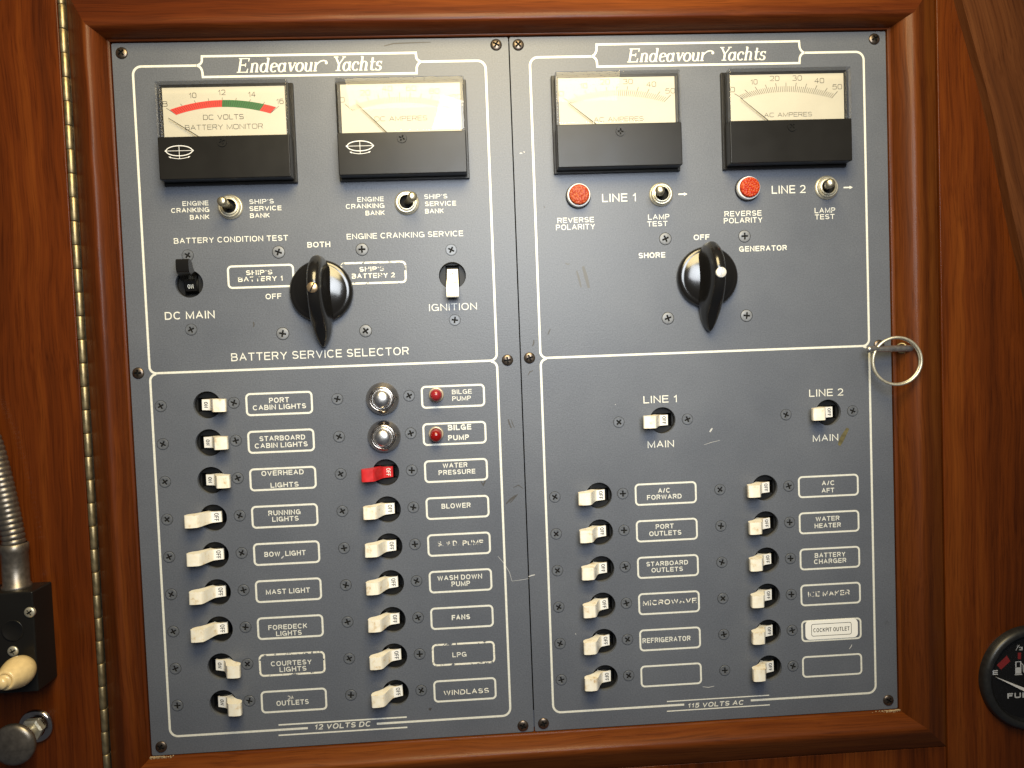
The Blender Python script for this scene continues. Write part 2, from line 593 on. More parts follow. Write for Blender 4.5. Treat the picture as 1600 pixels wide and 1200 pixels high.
# ---------------------------------------------------------------- lettering (drawn stroke by stroke)
def glyph(c, e=2.25):
    """(width, strokes) with the strokes' centre lines in the unit box, x 0..1 of the width, y 0..1 of the cap height."""
    A = lambda *a, **k: arc(*a, e=e, **k)
    g = {
        'A': (.78, [[(0, 0), (.5, 1), (1, 0)], [(.2, .34), (.8, .34)]]),
        'B': (.68, [[(0, 0), (0, 1), (.55, 1)] + A(.55, .765, .38, .235, 90, -90) + [(0, .53)], [(.55, .53)] + A(.58, .265, .42, .265, 90, -90) + [(0, 0)]]),
        'C': (.76, [A(.52, .5, .52, .5, 42, 318, n=24)]),
        'D': (.72, [[(0, 0), (0, 1), (.42, 1)] + A(.42, .5, .58, .5, 90, -90, n=20) + [(0, 0)]]),
        'E': (.62, [[(1, 0), (0, 0), (0, 1), (1, 1)], [(0, .52), (.92, .52)]]),
        'F': (.58, [[(0, 0), (0, 1), (1, 1)], [(0, .51), (.88, .51)]]),
        'G': (.80, [A(.5, .5, .5, .5, 42, 340, n=24) + [(1, .02)], [(1, .2), (1, .46), (.56, .46)]]),
        'H': (.70, [[(0, 0), (0, 1)], [(1, 0), (1, 1)], [(0, .52), (1, .52)]]),
        'I': (.0, [[(.5, 0), (.5, 1)]]),
        'J': (.52, [[(1, 1), (1, .3)] + A(.5, .3, .5, .3, 0, -180)]),
        'K': (.72, [[(0, 0), (0, 1)], [(1, 1), (.02, .38)], [(.32, .58), (1, 0)]]),
        'L': (.56, [[(0, 1), (0, 0), (1, 0)]]),
        'M': (.86, [[(0, 0), (0, 1), (.5, .08), (1, 1), (1, 0)]]),
        'N': (.72, [[(0, 0), (0, 1), (1, 0), (1, 1)]]),
        'O': (.80, [A(.5, .5, .5, .5, 0, 360, n=30)]),
        'P': (.64, [[(0, 0), (0, 1), (.58, 1)] + A(.58, .73, .42, .27, 90, -90) + [(0, .46)]]),
        'Q': (.80, [A(.5, .5, .5, .5, 0, 360, n=30), [(.6, .25), (1, -.03)]]),
        'R': (.70, [[(0, 0), (0, 1), (.58, 1)] + A(.58, .745, .40, .255, 90, -90) + [(0, .49)], [(.62, .49), (.98, 0)]]),
        'S': (.66, [A(.5, .745, .46, .255, 22, 270, n=16) + A(.5, .255, .5, .235, 90, -158, n=16)]),
        'T': (.66, [[(0, 1), (1, 1)], [(.5, 1), (.5, 0)]]),
        'U': (.72, [[(0, 1), (0, .36)] + A(.5, .36, .5, .36, 180, 360, n=16) + [(1, 1)]]),
        'V': (.74, [[(0, 1), (.5, 0), (1, 1)]]),
        'W': (1.06, [[(0, 1), (.25, 0), (.5, .95), (.75, 0), (1, 1)]]),
        'X': (.72, [[(0, 0), (1, 1)], [(0, 1), (1, 0)]]),
        'Y': (.74, [[(0, 1), (.5, .45), (1, 1)], [(.5, .45), (.5, 0)]]),
        'Z': (.66, [[(0, 1), (1, 1), (0, 0), (1, 0)]]),
        '0': (.60, [A(.5, .5, .5, .5, 0, 360, n=26)]),
        '1': (.30, [[(0, .74), (.55, .80), (.9, 1), (.9, 0)]]),
        '2': (.60, [A(.5, .70, .48, .30, 165, -30, n=14) + [(.02, 0), (1, 0)]]),
        '3': (.60, [A(.48, .755, .44, .245, 160, -90, n=14) + A(.48, .255, .52, .255, 90, -160, n=14)]),
        '4': (.62, [[(.74, 0), (.74, 1), (0, .30), (1, .30)]]),
        '5': (.60, [[(.92, 1), (.16, 1), (.05, .46)] + A(.48, .33, .52, .33, 128, -155, n=16)]),
        '6': (.60, [A(.5, .32, .5, .32, 0, 360, n=22), [(0, .34)] + A(.55, .5, .55, .5, 180, 62, n=12)]),
        '8': (.60, [A(.5, .765, .44, .235, 0, 360, n=20), A(.5, .265, .5, .265, 0, 360, n=20)]),
        '9': (.60, [A(.5, .68, .5, .32, 0, 360, n=22), [(1, .66)] + A(.45, .5, .55, .5, 0, -118, n=12)]),
        "'": (.0, [[(.5, 1), (.5, .74)]]),
        '.': (.0, [[(.5, 0), (.5, .06)]]),
        ',': (.0, [[(.5, .06), (.35, -.16)]]),
        '/': (.34, [[(0, -.04), (1, 1.04)]]),
    }
    return g[c]


def write(mb, s, x0, x1, y, cap, w=0.165, z=0.06, e=2.25, mi=0, slant=0.0, gap=0.20, space=0.42):
    """Capitals from x0 to x1 on baseline y; w is the stroke's share of the cap height."""
    t = w * cap
    adv, tot = [], 0.0
    for i, c in enumerate(s):
        if c == ' ':
            adv.append((tot, 0)); tot += space; continue
        gw = glyph(c, e)[0]
        adv.append((tot, gw))
        tot += gw + w + gap
    tot -= gap
    k = (x1 - x0) / (tot * cap)
    lay = 0
    for c, (a, gw) in zip(s, adv):
        if c == ' ':
            continue
        gx0 = x0 + (a + w / 2) * cap * k
        gw2 = gw * cap * k + (w * cap * k - t) * (1 if gw else 0)
        gx0 += (t - w * cap * k) / 2 if gw else 0
        for st in glyph(c, e)[1]:
            pts = []
            for px, py in st:
                yy = t / 2 + py * (cap - t)
                # stroke ends reach the full cap height
                pts.append((gx0 + px * gw2 + slant * yy, y + yy))
            cl = len(pts) > 8 and abs(pts[0][0] - pts[-1][0]) < 1e-4 and abs(pts[0][1] - pts[-1][1]) < 1e-4
            if not cl:
                for q, nb in ((0, 1), (-1, -2)):
                    d = Vector(pts[q]) - Vector(pts[nb])
                    if d.length > 1e-6 and (abs(d.x) < .2 * abs(d.y) or abs(d.y) < .05 * abs(d.x)):
                        ext = d.normalized() * t * 0.5
                        if c not in "'.,":
                            pts[q] = (pts[q][0] + ext.x, pts[q][1] + ext.y)
            mb.ribbon(pts, t, z + 0.02 * (lay % 4), mi, close=cl)
            lay += 1


def px_write(mb, s, p0, p1, cap_px, w=0.165, zp=0.0, z=0.06, org=(0, 0), **kw):
    a, b = at(*p0, zp), at(*p1, zp)
    write(mb, s, a.x - org[0], b.x - org[0], (a.y + b.y) / 2 - org[1], cap_px / 3.04 * (1 - zp / 386), w, z, **kw)


# ================================================================ THE WOODEN FRAME
PX, PT, PB = 200.0, 182.8, -182.8      # half width, top and bottom of the panel opening
RIDGE = {'l': 6.9, 'r': 9.2, 't': 4.8, 'b': 5.8}
OUT = {'l': 19.2, 'r': 25.3, 't': 25.0, 'b': 21.2}
sec = [(0, 0, -6), (0, 0, 1.1), (.10, 0, 1.45), (.17, 0, 1.5), (.20, 0, 2.9), (.32, 0, 4.9), (.52, 0, 7.1), (.74, 0, 8.9), (.89, 0, 9.75), (1, 0, 10.1),
       (1, .07, 10.2), (1, .14, 10.0), (1, .25, 9.2), (1, .5, 6.9), (1, .8, 4.1), (1, .95, 2.7), (1, .985, 2.3), (1, 1, -6)]


def prof(side):
    return [(a * RIDGE[side] + b * (OUT[side] - RIDGE[side]), z) for a, b, z in sec]


frame = thing('wooden_frame', 'varnished teak moulding frame mitred around the grey switch panels', 'frame')
P_ = {k: prof(k) for k in 'lrtb'}


def corner(sx, sy, i):
    kx = 'r' if sx > 0 else 'l'
    ky = 't' if sy > 0 else 'b'
    return (sx * (PX + P_[kx][i][0]), (PT + P_[ky][i][0]) if sy > 0 else (PB - P_[ky][i][0]), P_[kx][i][1])


def rail(name, c0, c1, mt):
    mb = MB()
    n = len(sec)
    K = 24
    vs = []
    for k in range(K + 1):
        for i in range(n):
            a, b = Vector(corner(*c0, i)), Vector(corner(*c1, i))
            p = a.lerp(b, k / K)
            if 4 < i < 16 and 0 < k < K:
                p.z += 0.10 * math.sin(k * 2.1 + i) + 0.06 * random.uniform(-1, 1)
            vs.append(p)
    fs = []
    for k in range(K):
        for i in range(n - 1):
            fs.append((k * n + i, (k + 1) * n + i, (k + 1) * n + i + 1, k * n + i + 1))
    mb.add(vs, fs, 0, True)
    o = mb.build(name, mt, frame)
    for p in o.data.polygons:
        pass
    return o


def sharp(o, deg):
    me = o.data
    me.set_sharp_from_angle(angle=math.radians(deg))


sharp(rail('stile', (-1, -1), (-1, 1), M['wood_stile']), 42)
sharp(rail('stile', (1, 1), (1, -1), M['wood_stile_r']), 42)
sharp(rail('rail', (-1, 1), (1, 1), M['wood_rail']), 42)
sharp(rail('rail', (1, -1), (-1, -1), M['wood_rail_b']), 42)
mb = MB(); mb.box(-214, 220, -200, 204, -64, -60); mb.build('light_stop_board', M['ply'], frame)  # unseen board, added to stop background light leaking through the seam
# dust that has gathered in the lower mitres and along the bottom rail
random.seed(3)
for (cx, cy, sx) in ((-199.2, -182.0, 1), (199.4, -182.2, -1)):
    mb = MB()
    for k in range(150):
        x = cx + sx * abs(random.gauss(0, 5.0)) - sx * random.uniform(0, 1.2); y = cy - abs(random.gauss(0, .55)) - .2
        r = random.uniform(.10, .34)
        mb.lathe([(r, -.3), (r * .7, r * .2), (0, r * .3)], 6, 0, True, (x, y, 1.5 + 1.6 * max(0, abs(y - PB) - 1.0)))
    mb.build('dust', M['dust'], frame)['kind'] = 'stuff'

# bulkheads
mb = MB(); mb.box(-420, -223.3, -330, 330, -12, 3.2)
tag(mb.build('bulkhead_panel', M['wood_left'], None, 0.6), 'reddish brown teak bulkhead left of the brass piano hinge', 'wood panel')
mb = MB(); mb.box(225.9, 430, -330, 330, -12, 2.9)
mb.box(-223.0, 225.5, -330, PB - OUT['b'] - .3, -12, 2.0)
mb.box(-223.0, 225.5, PT + OUT['t'] + .3, 330, -12, 2.0)
tag(mb.build('bulkhead_panel', M['wood_right'], None, 0.5), 'teak bulkhead with vertical grain holding the black fuel gauge', 'wood panel')
# the dark board leaning across the upper right
edge = [(228.6, 226), (232.4, 208), (235.9, 193.9), (242.7, 169.3), (248.3, 148.8), (253.0, 129), (256.5, 111.2), (261.7, 83.5), (267.4, 58.2), (275, 20), (282, -20)]
mb = MB(); mb.prism(edge + [(400, -20), (400, 226)], 2.6, 8.6)
tag(mb.build('trim_board', M['wood_dark'], None, 0.9), 'dark brown slanting board with a curved edge at the upper right', 'board')

# piano hinge
hinge = thing('piano_hinge', 'long brass piano hinge between left bulkhead and panel frame', 'hinge', (-221.6, 0, 2.2))
K0 = 11.85
proto = None
y = -226.0
i = 0
while y < 226:
    if proto is None:
        mb = MB()
        mb.lathe([(0, 0.12), (1.45, 0.12), (1.62, 0.4), (1.62, K0 - .4), (1.45, K0 - .12), (0, K0 - .12)], 20)
        mb.xform(Matrix.Rotation(-math.pi / 2, 4, 'X'))
        proto = mb.build('knuckle', M['brass'], hinge)
        k = proto
    else:
        k = proto.copy(); COL.objects.link(k)
    k.location = Vector((0.12 * (1 if i % 2 else -1), y, 0.1 * (i % 2))) * MM
    k.rotation_euler = (0, random.uniform(-.4, .4), random.uniform(-.006, .006))
    y += K0
    i += 1
mb = MB(); mb.box(-2.0, 2.0, -226, 226, -6, -1.2); mb.build('leaf', M['bronze'], hinge)

# ================================================================ SCREWS
def screw_mesh(r, dome, rec_w, rec_l, depth, n=40, rings=9, rim=0.0):
    """A Phillips head: a low dome with a cross recess painted dark for shade."""
    mb = MB()
    vs = [(0, 0, dome - depth)]
    flat = dome < 0.6
    for j in range(1, rings + 1):
        for k in range(n):
            a = 2 * math.pi * (k + .5) / n
            rr = r * j / rings
            x, y = rr * math.cos(a), rr * math.sin(a)
            z = (dome if rr < r * .93 else dome * .3) if flat else (dome * (1 - (rr / r) ** 2) ** .5 if rr < r else 0)
            inside = (abs(x) < rec_w and abs(y) < rec_l) or (abs(y) < rec_w and abs(x) < rec_l)
            if inside:
                z -= depth * (1 - .15 * rr / rec_l)
            vs.append((x, y, z))
    fs, mi = [], []
    def ins(idx):
        x, y, _ = vs[idx]
        return (abs(x) < rec_w and abs(y) < rec_l) or (abs(y) < rec_w and abs(x) < rec_l)
    F = []
    for k in range(n):
        F.append((0, 1 + k, 1 + (k + 1) % n))
    for j in range(rings - 1):
        for k in range(n):
            k2 = (k + 1) % n
            F.append((1 + j * n + k, 1 + (j + 1) * n + k, 1 + (j + 1) * n + k2, 1 + j * n + k2))
    for f in F:
        cx_ = sum(vs[q][0] for q in f) / len(f); cy_ = sum(vs[q][1] for q in f) / len(f)
        dark = (abs(cx_) < rec_w and abs(cy_) < rec_l) or (abs(cy_) < rec_w and abs(cx_) < rec_l)
        mb.add([vs[q] for q in f], [tuple(range(len(f)))], 1 if dark else 0, False)
    # rim down into the panel
    ring = [vs[1 + (rings - 1) * n + k] for k in range(n)]
    low = [(x * 1.0, y * 1.0, -0.8 - rim) for x, y, z in ring]
    mb.add(ring + low, [(k, k + n, (k + 1) % n + n, (k + 1) % n) for k in range(n)], 0, True)
    return mb


PROTO = {}


def screw(kind, parent, x, y, z=0.0, rot=None):
    mats = {'panel': M['bronze'], 'flush': M['screw_paint'], 'zinc': M['zinc_paint'], 'meter': M['matte_black'], 'chrome': M['nickel']}
    if kind not in PROTO:
        r, dome = {'panel': (3.0, 1.1), 'flush': (2.85, .30), 'zinc': (3.1, .6), 'meter': (2.55, .5), 'chrome': (2.6, 1.0)}[kind]
        mb = screw_mesh(r, dome, r * .135, r * .56, {'panel': 1.0, 'flush': .25, 'zinc': .5, 'meter': .42, 'chrome': .9}[kind], 80, 18)
        if kind in ('flush', 'zinc'):     # dark ring painted as the shade of the countersink gap
            mb.lathe([(r * .99, .04), (r * 1.06, .04), (r * 1.12, -.6)], 48, 1, True)
        o = mb.build('screw', [mats[kind], M['recess_shade']], parent)
        sharp(o, 30)
        PROTO[kind] = o
    else:
        o = PROTO[kind].copy()
        COL.objects.link(o)
        o.parent = parent
    o.location = Vector((x, y, z)) * MM
    o.rotation_euler = (0, 0, random.uniform(-.8, .8) if rot is None else rot)
    return o


# ================================================================ THE TWO FACEPLATES
ROWS_L = [-0.9 - 19.5 * i for i in range(9)]
ROWS_R = [-57.4 - 19.65 * i for i in range(6)]
COLX = [-162.0, -72.6, 38.9, 128.6]
HOLES_L = [(COLX[0], y) for y in ROWS_L] + [(COLX[1], y) for y in ROWS_L[2:]] + [(-167.7, 61.2), (-33.8, 61.2)]
HOLES_R = [(COLX[2], y) for y in ROWS_R] + [(COLX[3], y) for y in ROWS_R] + [(74.2, -18.8), (164.3, -18.4)]


def plate_mesh(x0, x1, holes):
    cu = bpy.data.curves.new('plate', 'CURVE')
    cu.dimensions = '2D'
    cu.fill_mode = 'BOTH'
    cu.extrude = 1.0 * MM
    def sp(pts):
        s = cu.splines.new('POLY')
        s.points.add(len(pts) - 1)
        for q, (x, y) in zip(s.points, pts):
            q.co = (x * MM, y * MM, 0, 1)
        s.use_cyclic_u = True
    sp(rrect(x0, x1, PB + .5, PT - .5, .8, 3))
    for hx, hy in holes:
        sp(arc(hx, hy, 7.0, 7.0, 0, 360, 48)[:-1])
    o = bpy.data.objects.new('tmp', cu)
    COL.objects.link(o)
    dg = bpy.context.evaluated_depsgraph_get()
    me = bpy.data.meshes.new_from_object(o.evaluated_get(dg))
    bpy.data.objects.remove(o)
    for v in me.vertices:
        v.co.z -= 1.0 * MM
    me.materials.clear()
    me.materials.append(M['panel'])
    return me


def plate(name, x0, x1, holes, label):
    me = plate_mesh(x0, x1, holes)
    me.name = name
    o = bpy.data.objects.new(name, me)
    COL.objects.link(o)
    place(o, (0, 0, 0))
    return tag(o, label, 'switch panel', 'grey switch panels')


PL = plate('switch_panel', -199.6, -0.32, HOLES_L, 'grey faceplate of the 12 volt side with battery meters, left of the seam')
PR = plate('switch_panel', 0.32, 199.6, HOLES_R, 'grey faceplate of the 115 volt side with ammeters, right of the seam')

for p, spots in ((PL, [(-194.8, 177.5), (-6.6, 178.6), (-6.9, 16.2), (-195.6, 16.7), (-194.7, -177.9), (-6.0, -178.9)]),
                 (PR, [(4.8, 178.4), (193.5, 178.4), (4.7, 16.9), (193.0, 16.6), (194.5, -177.5), (5.0, -178.3)])):
    for x, y in spots:
        screw('panel', p, x, y)

LW = 1.12


def border(parent, xl, xr, yt, ymid, yb, bl, br, y1, y2, g0, g1, label_y):
    mb = MB()
    r = 4.2
    # upper outline with the flourishes beside the title box
    top = lambda x0, x1: None
    pts = [(bl - 3.0, yt), (xl + r, yt)] + arc(xl + r, yt - r, r, r, 90, 180, 8) + [(xl, ymid + 3.4)] + arc(xl + 3.4, ymid + 3.4, 3.4, 3.4, 180, 262, 7)[1:] + [(xr - 3.4, ymid)] + \
        arc(xr - 3.4, ymid + 3.4, 3.4, 3.4, 278, 360, 7) + [(xr, yt - r)] + arc(xr - r, yt - r, r, r, 0, 90, 8) + [(br + 3.0, yt)]
    mb.ribbon(pts, LW, 0.05)
    rl = 3.4
    low = [(g0, yb), (xl + r, yb)] + arc(xl + r, yb + r, r, r, 270, 180, 8) + [(xl, ymid - 4.0)] + arc(xl + 3.4, ymid - 3.8, 3.4, 3.4, 180, 95, 7)
    mb.ribbon(low, LW, 0.06)
    low = [(g1, yb), (xr - r, yb)] + arc(xr - r, yb + r, r, r, 270, 360, 8) + [(xr, ymid - 4.0)] + arc(xr - 3.4, ymid - 3.8, 3.4, 3.4, 0, 85, 7)
    mb.ribbon(low, LW, 0.07)
    # title box
    mb.ribbon([(bl, y1), (br, y1)], LW, 0.08)
    mb.ribbon([(bl, y2), (br, y2)], LW, 0.09)
    for bx, sg in ((bl, 1), (br, -1)):
        mb.ribbon([(bx + .05 * sg, y1 + LW / 2), (bx - .1 * sg, y1 - 1.6)] + arc(bx - 3.2 * sg, y1 - 1.9, 3.1, y1 - 1.9 - yt, 0 if sg > 0 else 180, -80 if sg > 0 else 260, 7), LW, 0.10)
        mb.ribbon([(bx + .05 * sg, y2 - LW / 2), (bx - .1 * sg, y2 + 1.6)] + arc(bx - 3.2 * sg, y2 + 1.9, 3.1, yt - y2 - 1.9, 0 if sg > 0 else 180, 80 if sg > 0 else 100, 7), LW, 0.11)
    # the rules round the supply caption
    return mb


mb = border(PL, -189.8, -12.4, 170.7, 16.3, -172.8, -155.4, -47.9, 175.2, 164.9, at(481, 1137.3).x, at(588.8, 1131.8).x, 0)
for p0, p1 in (((435.3, 1132), (635.6, 1120.8)), ((435.3, 1148.3), (636.5, 1136.7))):
    a, b = at(*p0), at(*p1)
    mb.ribbon([(a.x, (a.y + b.y) / 2), (b.x, (a.y + b.y) / 2)], .8, 0.12)
mb.build('border_line', M['print'], PL)
mb = border(PR, 10.5, 187.5, 171.9, 16.6, -172.8, 45.5, 152.8, 177.9, 166.6, at(1069, 1101.7).x, at(1173, 1094).x, 0)
for p0, p1 in (((1042, 1096.4), (1201.7, 1085.7)), ((1042, 1112), (1202.6, 1100.4))):
    a, b = at(*p0), at(*p1)
    mb.ribbon([(a.x, (a.y + b.y) / 2), (b.x, (a.y + b.y) / 2)], .6, 0.12)
mb.build('border_line', M['print'], PR)


# title lettering: slanted bookish serif
def title(parent, p0, p1, cap_px):
    a, b = at(*p0), at(*p1)
    x0, x1, yb = a.x, b.x, (a.y + b.y) / 2
    cap = cap_px / 3.04
    TK, TN, SF = .145, .05, .062
    X = .64
    mb = MB()
    lay = [0]
    strokes = []      # (points, thick override or None)

    def S(pts, w=None):
        strokes.append((pts, w))

    def el(cx, cy, rx, ry, a0, a1, n=14):
        return arc(cx, cy, rx, ry, a0, a1, n, e=2.1)

    def serif(x, y, l, r):
        S([(x - l, y), (x + r, y)], SF)

    x = 0.0
    h = SF / 2
    # E
    S([(x + .14, h), (x + .14, 1 - h)]); serif(x + .14, h, .16, .62); serif(x + .14, 1 - h, .14, .60); S([(x + .14, .52), (x + .52, .52)], .075)
    S([(x + .72, .26), (x + .66, .0)], .07); S([(x + .72, 1.0), (x + .70, .76)], .07); S([(x + .52, .64), (x + .52, .40)], .06)
    x += .90
    # n
    def nn(x):
        S([(x + .10, h), (x + .10, X - .03)]); serif(x + .10, X - .05, .10, .02); serif(x + .10, h, .11, .12)
        S(el(x + .28, X - .20, .17, .20, 165, 0, 10) + [(x + .45, h)]); serif(x + .45, h, .10, .14)
    nn(x); x += .68
    # d
    S(el(x + .24, X / 2, .21, X / 2 - .02, 0, 360, 22)); S([(x + .48, 1.0), (x + .48, .03)]); serif(x + .48, .97, .13, .0); serif(x + .48, h, .0, .13)
    x += .70
    # e
    def ee(x):
        S([(x + .08, X * .52), (x + .44, X * .60)], .06); S([(x + .44, X * .60)] + el(x + .26, X * .55, .20, X * .42, 10, 180, 12) + el(x + .26, X * .42, .20, X * .40, 180, 320, 12))
    ee(x); x += .57
    # a
    def aa(x):
        S(el(x + .22, X * .48, .19, X * .46, 40, 330, 18)); S([(x + .44, X), (x + .44, .06)]); S([(x + .44, .06), (x + .58, .04)], .06)
    aa(x); x += .66
    # v
    S([(x + .10, X - .02), (x + .27, .03)], .15); S([(x + .27, .03), (x + .48, X - .02)], .07); serif(x + .10, X - h, .12, .12); serif(x + .48, X - h, .10, .08)
    x += .56
    # o
    S(el(x + .27, X / 2, .23, X / 2 - .02, 0, 360, 24)); x += .61
    # u
    S([(x + .10, X - .03), (x + .10, .22)] + el(x + .27, .22, .17, .20, 180, 350, 10)); serif(x + .10, X - h, .11, .0); S([(x + .46, X), (x + .46, h)]); serif(x + .46, X - h, .1, 0); serif(x + .46, h, 0, .14)
    x += .68
    # r with a long swash
    S([(x + .10, h), (x + .10, X)]); serif(x + .10, X - h, .11, 0); serif(x + .10, h, .11, .14)
    S([(x + .12, X * .62), (x + .24, X * .90), (x + .42, X * 1.10), (x + .62, X * 1.16), (x + .80, X * 1.08), (x + .86, X * .94)], .085)
    S(el(x + .83, X * .90, .05, .05, 0, 360, 10), .10)
    x += 1.32
    # Y
    S([(x + .12, 1 - h), (x + .42, .46)]); S([(x + .42, .46), (x + .72, 1 - h)], .075); S([(x + .42, .50), (x + .42, h)]); serif(x + .12, 1 - h, .14, .18); serif(x + .72, 1 - h, .14, .12); serif(x + .42, h, .18, .18)
    x += .74
    aa(x); x += .64
    # c
    S(el(x + .25, X / 2, .21, X / 2 - .02, 40, 318, 18)); S(el(x + .40, X * .78, .035, .035, 0, 360, 8), .08); x += .54
    # h
    nn(x); S([(x + .10, X - .1), (x + .10, .98)]); serif(x + .10, .97, .12, .02); x += .68
    # t
    S([(x + .16, .90), (x + .16, .16)] + el(x + .28, .16, .12, .13, 180, 320, 8)); S([(x + .02, X - h), (x + .38, X - h)], SF); x += .44
    # s
    S(el(x + .23, X * .73, .15, X * .24, 30, 250, 10) + el(x + .21, X * .26, .17, X * .24, 70, -150, 12), None); S([(x + .39, X), (x + .38, X * .74)], .06); S([(x + .03, .0), (x + .04, X * .26)], .06)
    x += .46
    sl = .20
    k = (x1 - x0) / ((x + sl * .6) * cap)
    for pts, w in strokes:
        q = [(x0 + (px + sl * py) * cap * k, yb + py * cap) for px, py in pts]
        if w is None:
            L = len(pts)
            ws = []
            for i in range(L):
                i0, i1 = max(0, i - 1), min(L - 1, i + 1)
                dx, dy = pts[i1][0] - pts[i0][0], pts[i1][1] - pts[i0][1]
                d = math.hypot(dx, dy) or 1
                ws.append((TN + (TK - TN) * abs(dy / d) ** 1.3) * cap)
        else:
            ws = [w * cap] * len(pts)
        cl = len(pts) > 8 and math.hypot(pts[0][0] - pts[-1][0], pts[0][1] - pts[-1][1]) < 1e-4
        mb.ribbon(q, ws, 0.06 + 0.016 * (lay[0] % 6), 0, close=cl)
        lay[0] += 1
    mb.build('title_lettering', M['print'], parent)


title(PL, (370.5, 116), (598.5, 107.6), 22)
title(PR, (980.2, 97), (1198, 94.4), 21.5)


# captions printed on the plates
def caption(parent, lines, mt='print', w=0.165, **kw):
    mb = MB()
    for s, p0, p1, cap in lines:
        px_write(mb, s, p0, p1, cap, w, **kw)
    return mb.build('lettering', M[mt], parent)


caption(PL, [('ENGINE', (285.3, 322), (325.9, 320.7), 7.2), ('CRANKING', (267.7, 333), (327.2, 331), 7.2), ('BANK', (297, 343.7), (327.5, 342), 7.2)])
caption(PL, [("SHIP'S", (389.6, 319.3), (428, 317.7), 7.2), ('SERVICE', (389.9, 329.9), (440, 328.4), 7.2), ('BANK', (390.9, 340.8), (421.7, 339.8), 7.2)])
caption(PL, [('BATTERY CONDITION TEST', (271.9, 381.6), (450.2, 375.2), 8.6)], w=.15)
caption(PL, [('OFF', (415.2, 468), (440, 466.5), 8.4)])
caption(PL, [('BOTH', (480.5, 387), (516.2, 385.8), 8.5)])
caption(PL, [('DC MAIN', (257.9, 500), (335.8, 497), 12)], w=.15)
caption(PL, [('BATTERY SERVICE SELECTOR', (361.6, 565.6), (639, 553.2), 12.4)], w=.13)
caption(PL, [('ENGINE', (558.6, 315.6), (599.7, 314.3), 7.2), ('CRANKING', (540.6, 326.5), (600.6, 324.6), 7.2), ('BANK', (571.4, 336.8), (601.2, 335.7), 7.2)], w=.15)
caption(PL, [("SHIP'S", (663, 311), (699, 310), 7.2), ('SERVICE', (664, 322.2), (712.8, 321), 7.2), ('BANK', (664.4, 333.6), (693.4, 333), 7.2)], w=.15)
caption(PL, [('ENGINE CRANKING SERVICE', (542, 374), (723.8, 369), 8.6)], w=.13)
caption(PL, [('IGNITION', (670.6, 486), (745.4, 484), 11)], w=.12)
caption(PL, [('12 VOLTS DC', (491, 1139.5), (579, 1135.8), 8.8)], w=.19, slant=.2)
caption(PR, [('LINE 1', (941, 316.9), (994, 313.4), 12.8)], w=.13)
caption(PR, [('LINE 2', (1205.9, 303.4), (1258.7, 301), 12.8)], w=.14)
caption(PR, [('REVERSE', (871, 348.3), (928, 347.5), 8.2), ('POLARITY', (868.9, 360.3), (929.8, 357.5), 8.6)], w=.14)
caption(PR, [('REVERSE', (1132, 338.8), (1189.8, 336.5), 8.4), ('POLARITY', (1131, 349.8), (1191.4, 347), 8.6)], w=.15)
caption(PR, [('LAMP', (1012.7, 344), (1046, 342), 8.4), ('TEST', (1011.5, 354.2), (1043, 352.8), 8)], w=.15)
caption(PR, [('LAMP', (1272.9, 333.5), (1305, 332), 8.4), ('TEST', (1273.3, 343), (1303.9, 342.3), 8)], w=.15)
caption(PR, [('OFF', (1084, 375.7), (1108.6, 374), 8.6)], w=.18)
caption(PR, [('SHORE', (997.9, 404), (1039.5, 402), 8.6)], w=.18)
caption(PR, [('GENERATOR', (1155, 393.8), (1229.4, 390.8), 8.6)], w=.18)
caption(PR, [('LINE 1', (1005.5, 630.7), (1058, 628), 11.8)], w=.14)
caption(PR, [('MAIN', (1012, 700), (1053.2, 698.5), 11.2)], w=.14)
caption(PR, [('LINE 2', (1264.4, 620.2), (1317.5, 617.9), 11.8)], w=.14)
caption(PR, [('MAIN', (1270, 690.3), (1309.8, 688.4), 11.2)], w=.14)
caption(PR, [('115 VOLTS AC', (1074, 1106), (1161.5, 1101.3), 7.9)], w=.19, slant=.2)
for p0, p1 in (((1060, 303.8), (1074, 303.0)), ((1317.9, 293.4), (1332.4, 292.4))):
    a, b = at(*p0), at(*p1)
    y = (a.y + b.y) / 2
    mb = MB()
    mb.ribbon([(a.x, y), (b.x - 1.6, y)], .75, .06)
    mb.sheet([(b.x - 1.8, y + .9), (b.x - 1.8, y - .9), (b.x, y)], .07)
    mb.build('arrow_mark', M['print'], PR)


# nameplates: a rounded outline with the circuit's name
def nameplate(parent, cx, cy, lines, wo=33.9, ho=11.9, frame_mt='print', text_mt='print', w=.18, label=None, sw=1.0, fill=None):
    mb = MB()
    mb.ribbon(rrect(cx - wo / 2 + .5, cx + wo / 2 - .5, cy - ho / 2 + .5, cy + ho / 2 - .5, 1.9), sw, .05, 0, close=True)
    o = mb.build('nameplate', M[frame_mt], parent)
    if label:
        o['label'] = label
    if lines:
        mb = MB()
        for s, p0, p1, cap, *ww in lines:
            px_write(mb, s, p0, p1, cap, ww[0] if ww else w)
        mb.build('lettering', M[text_mt], o)
    return o


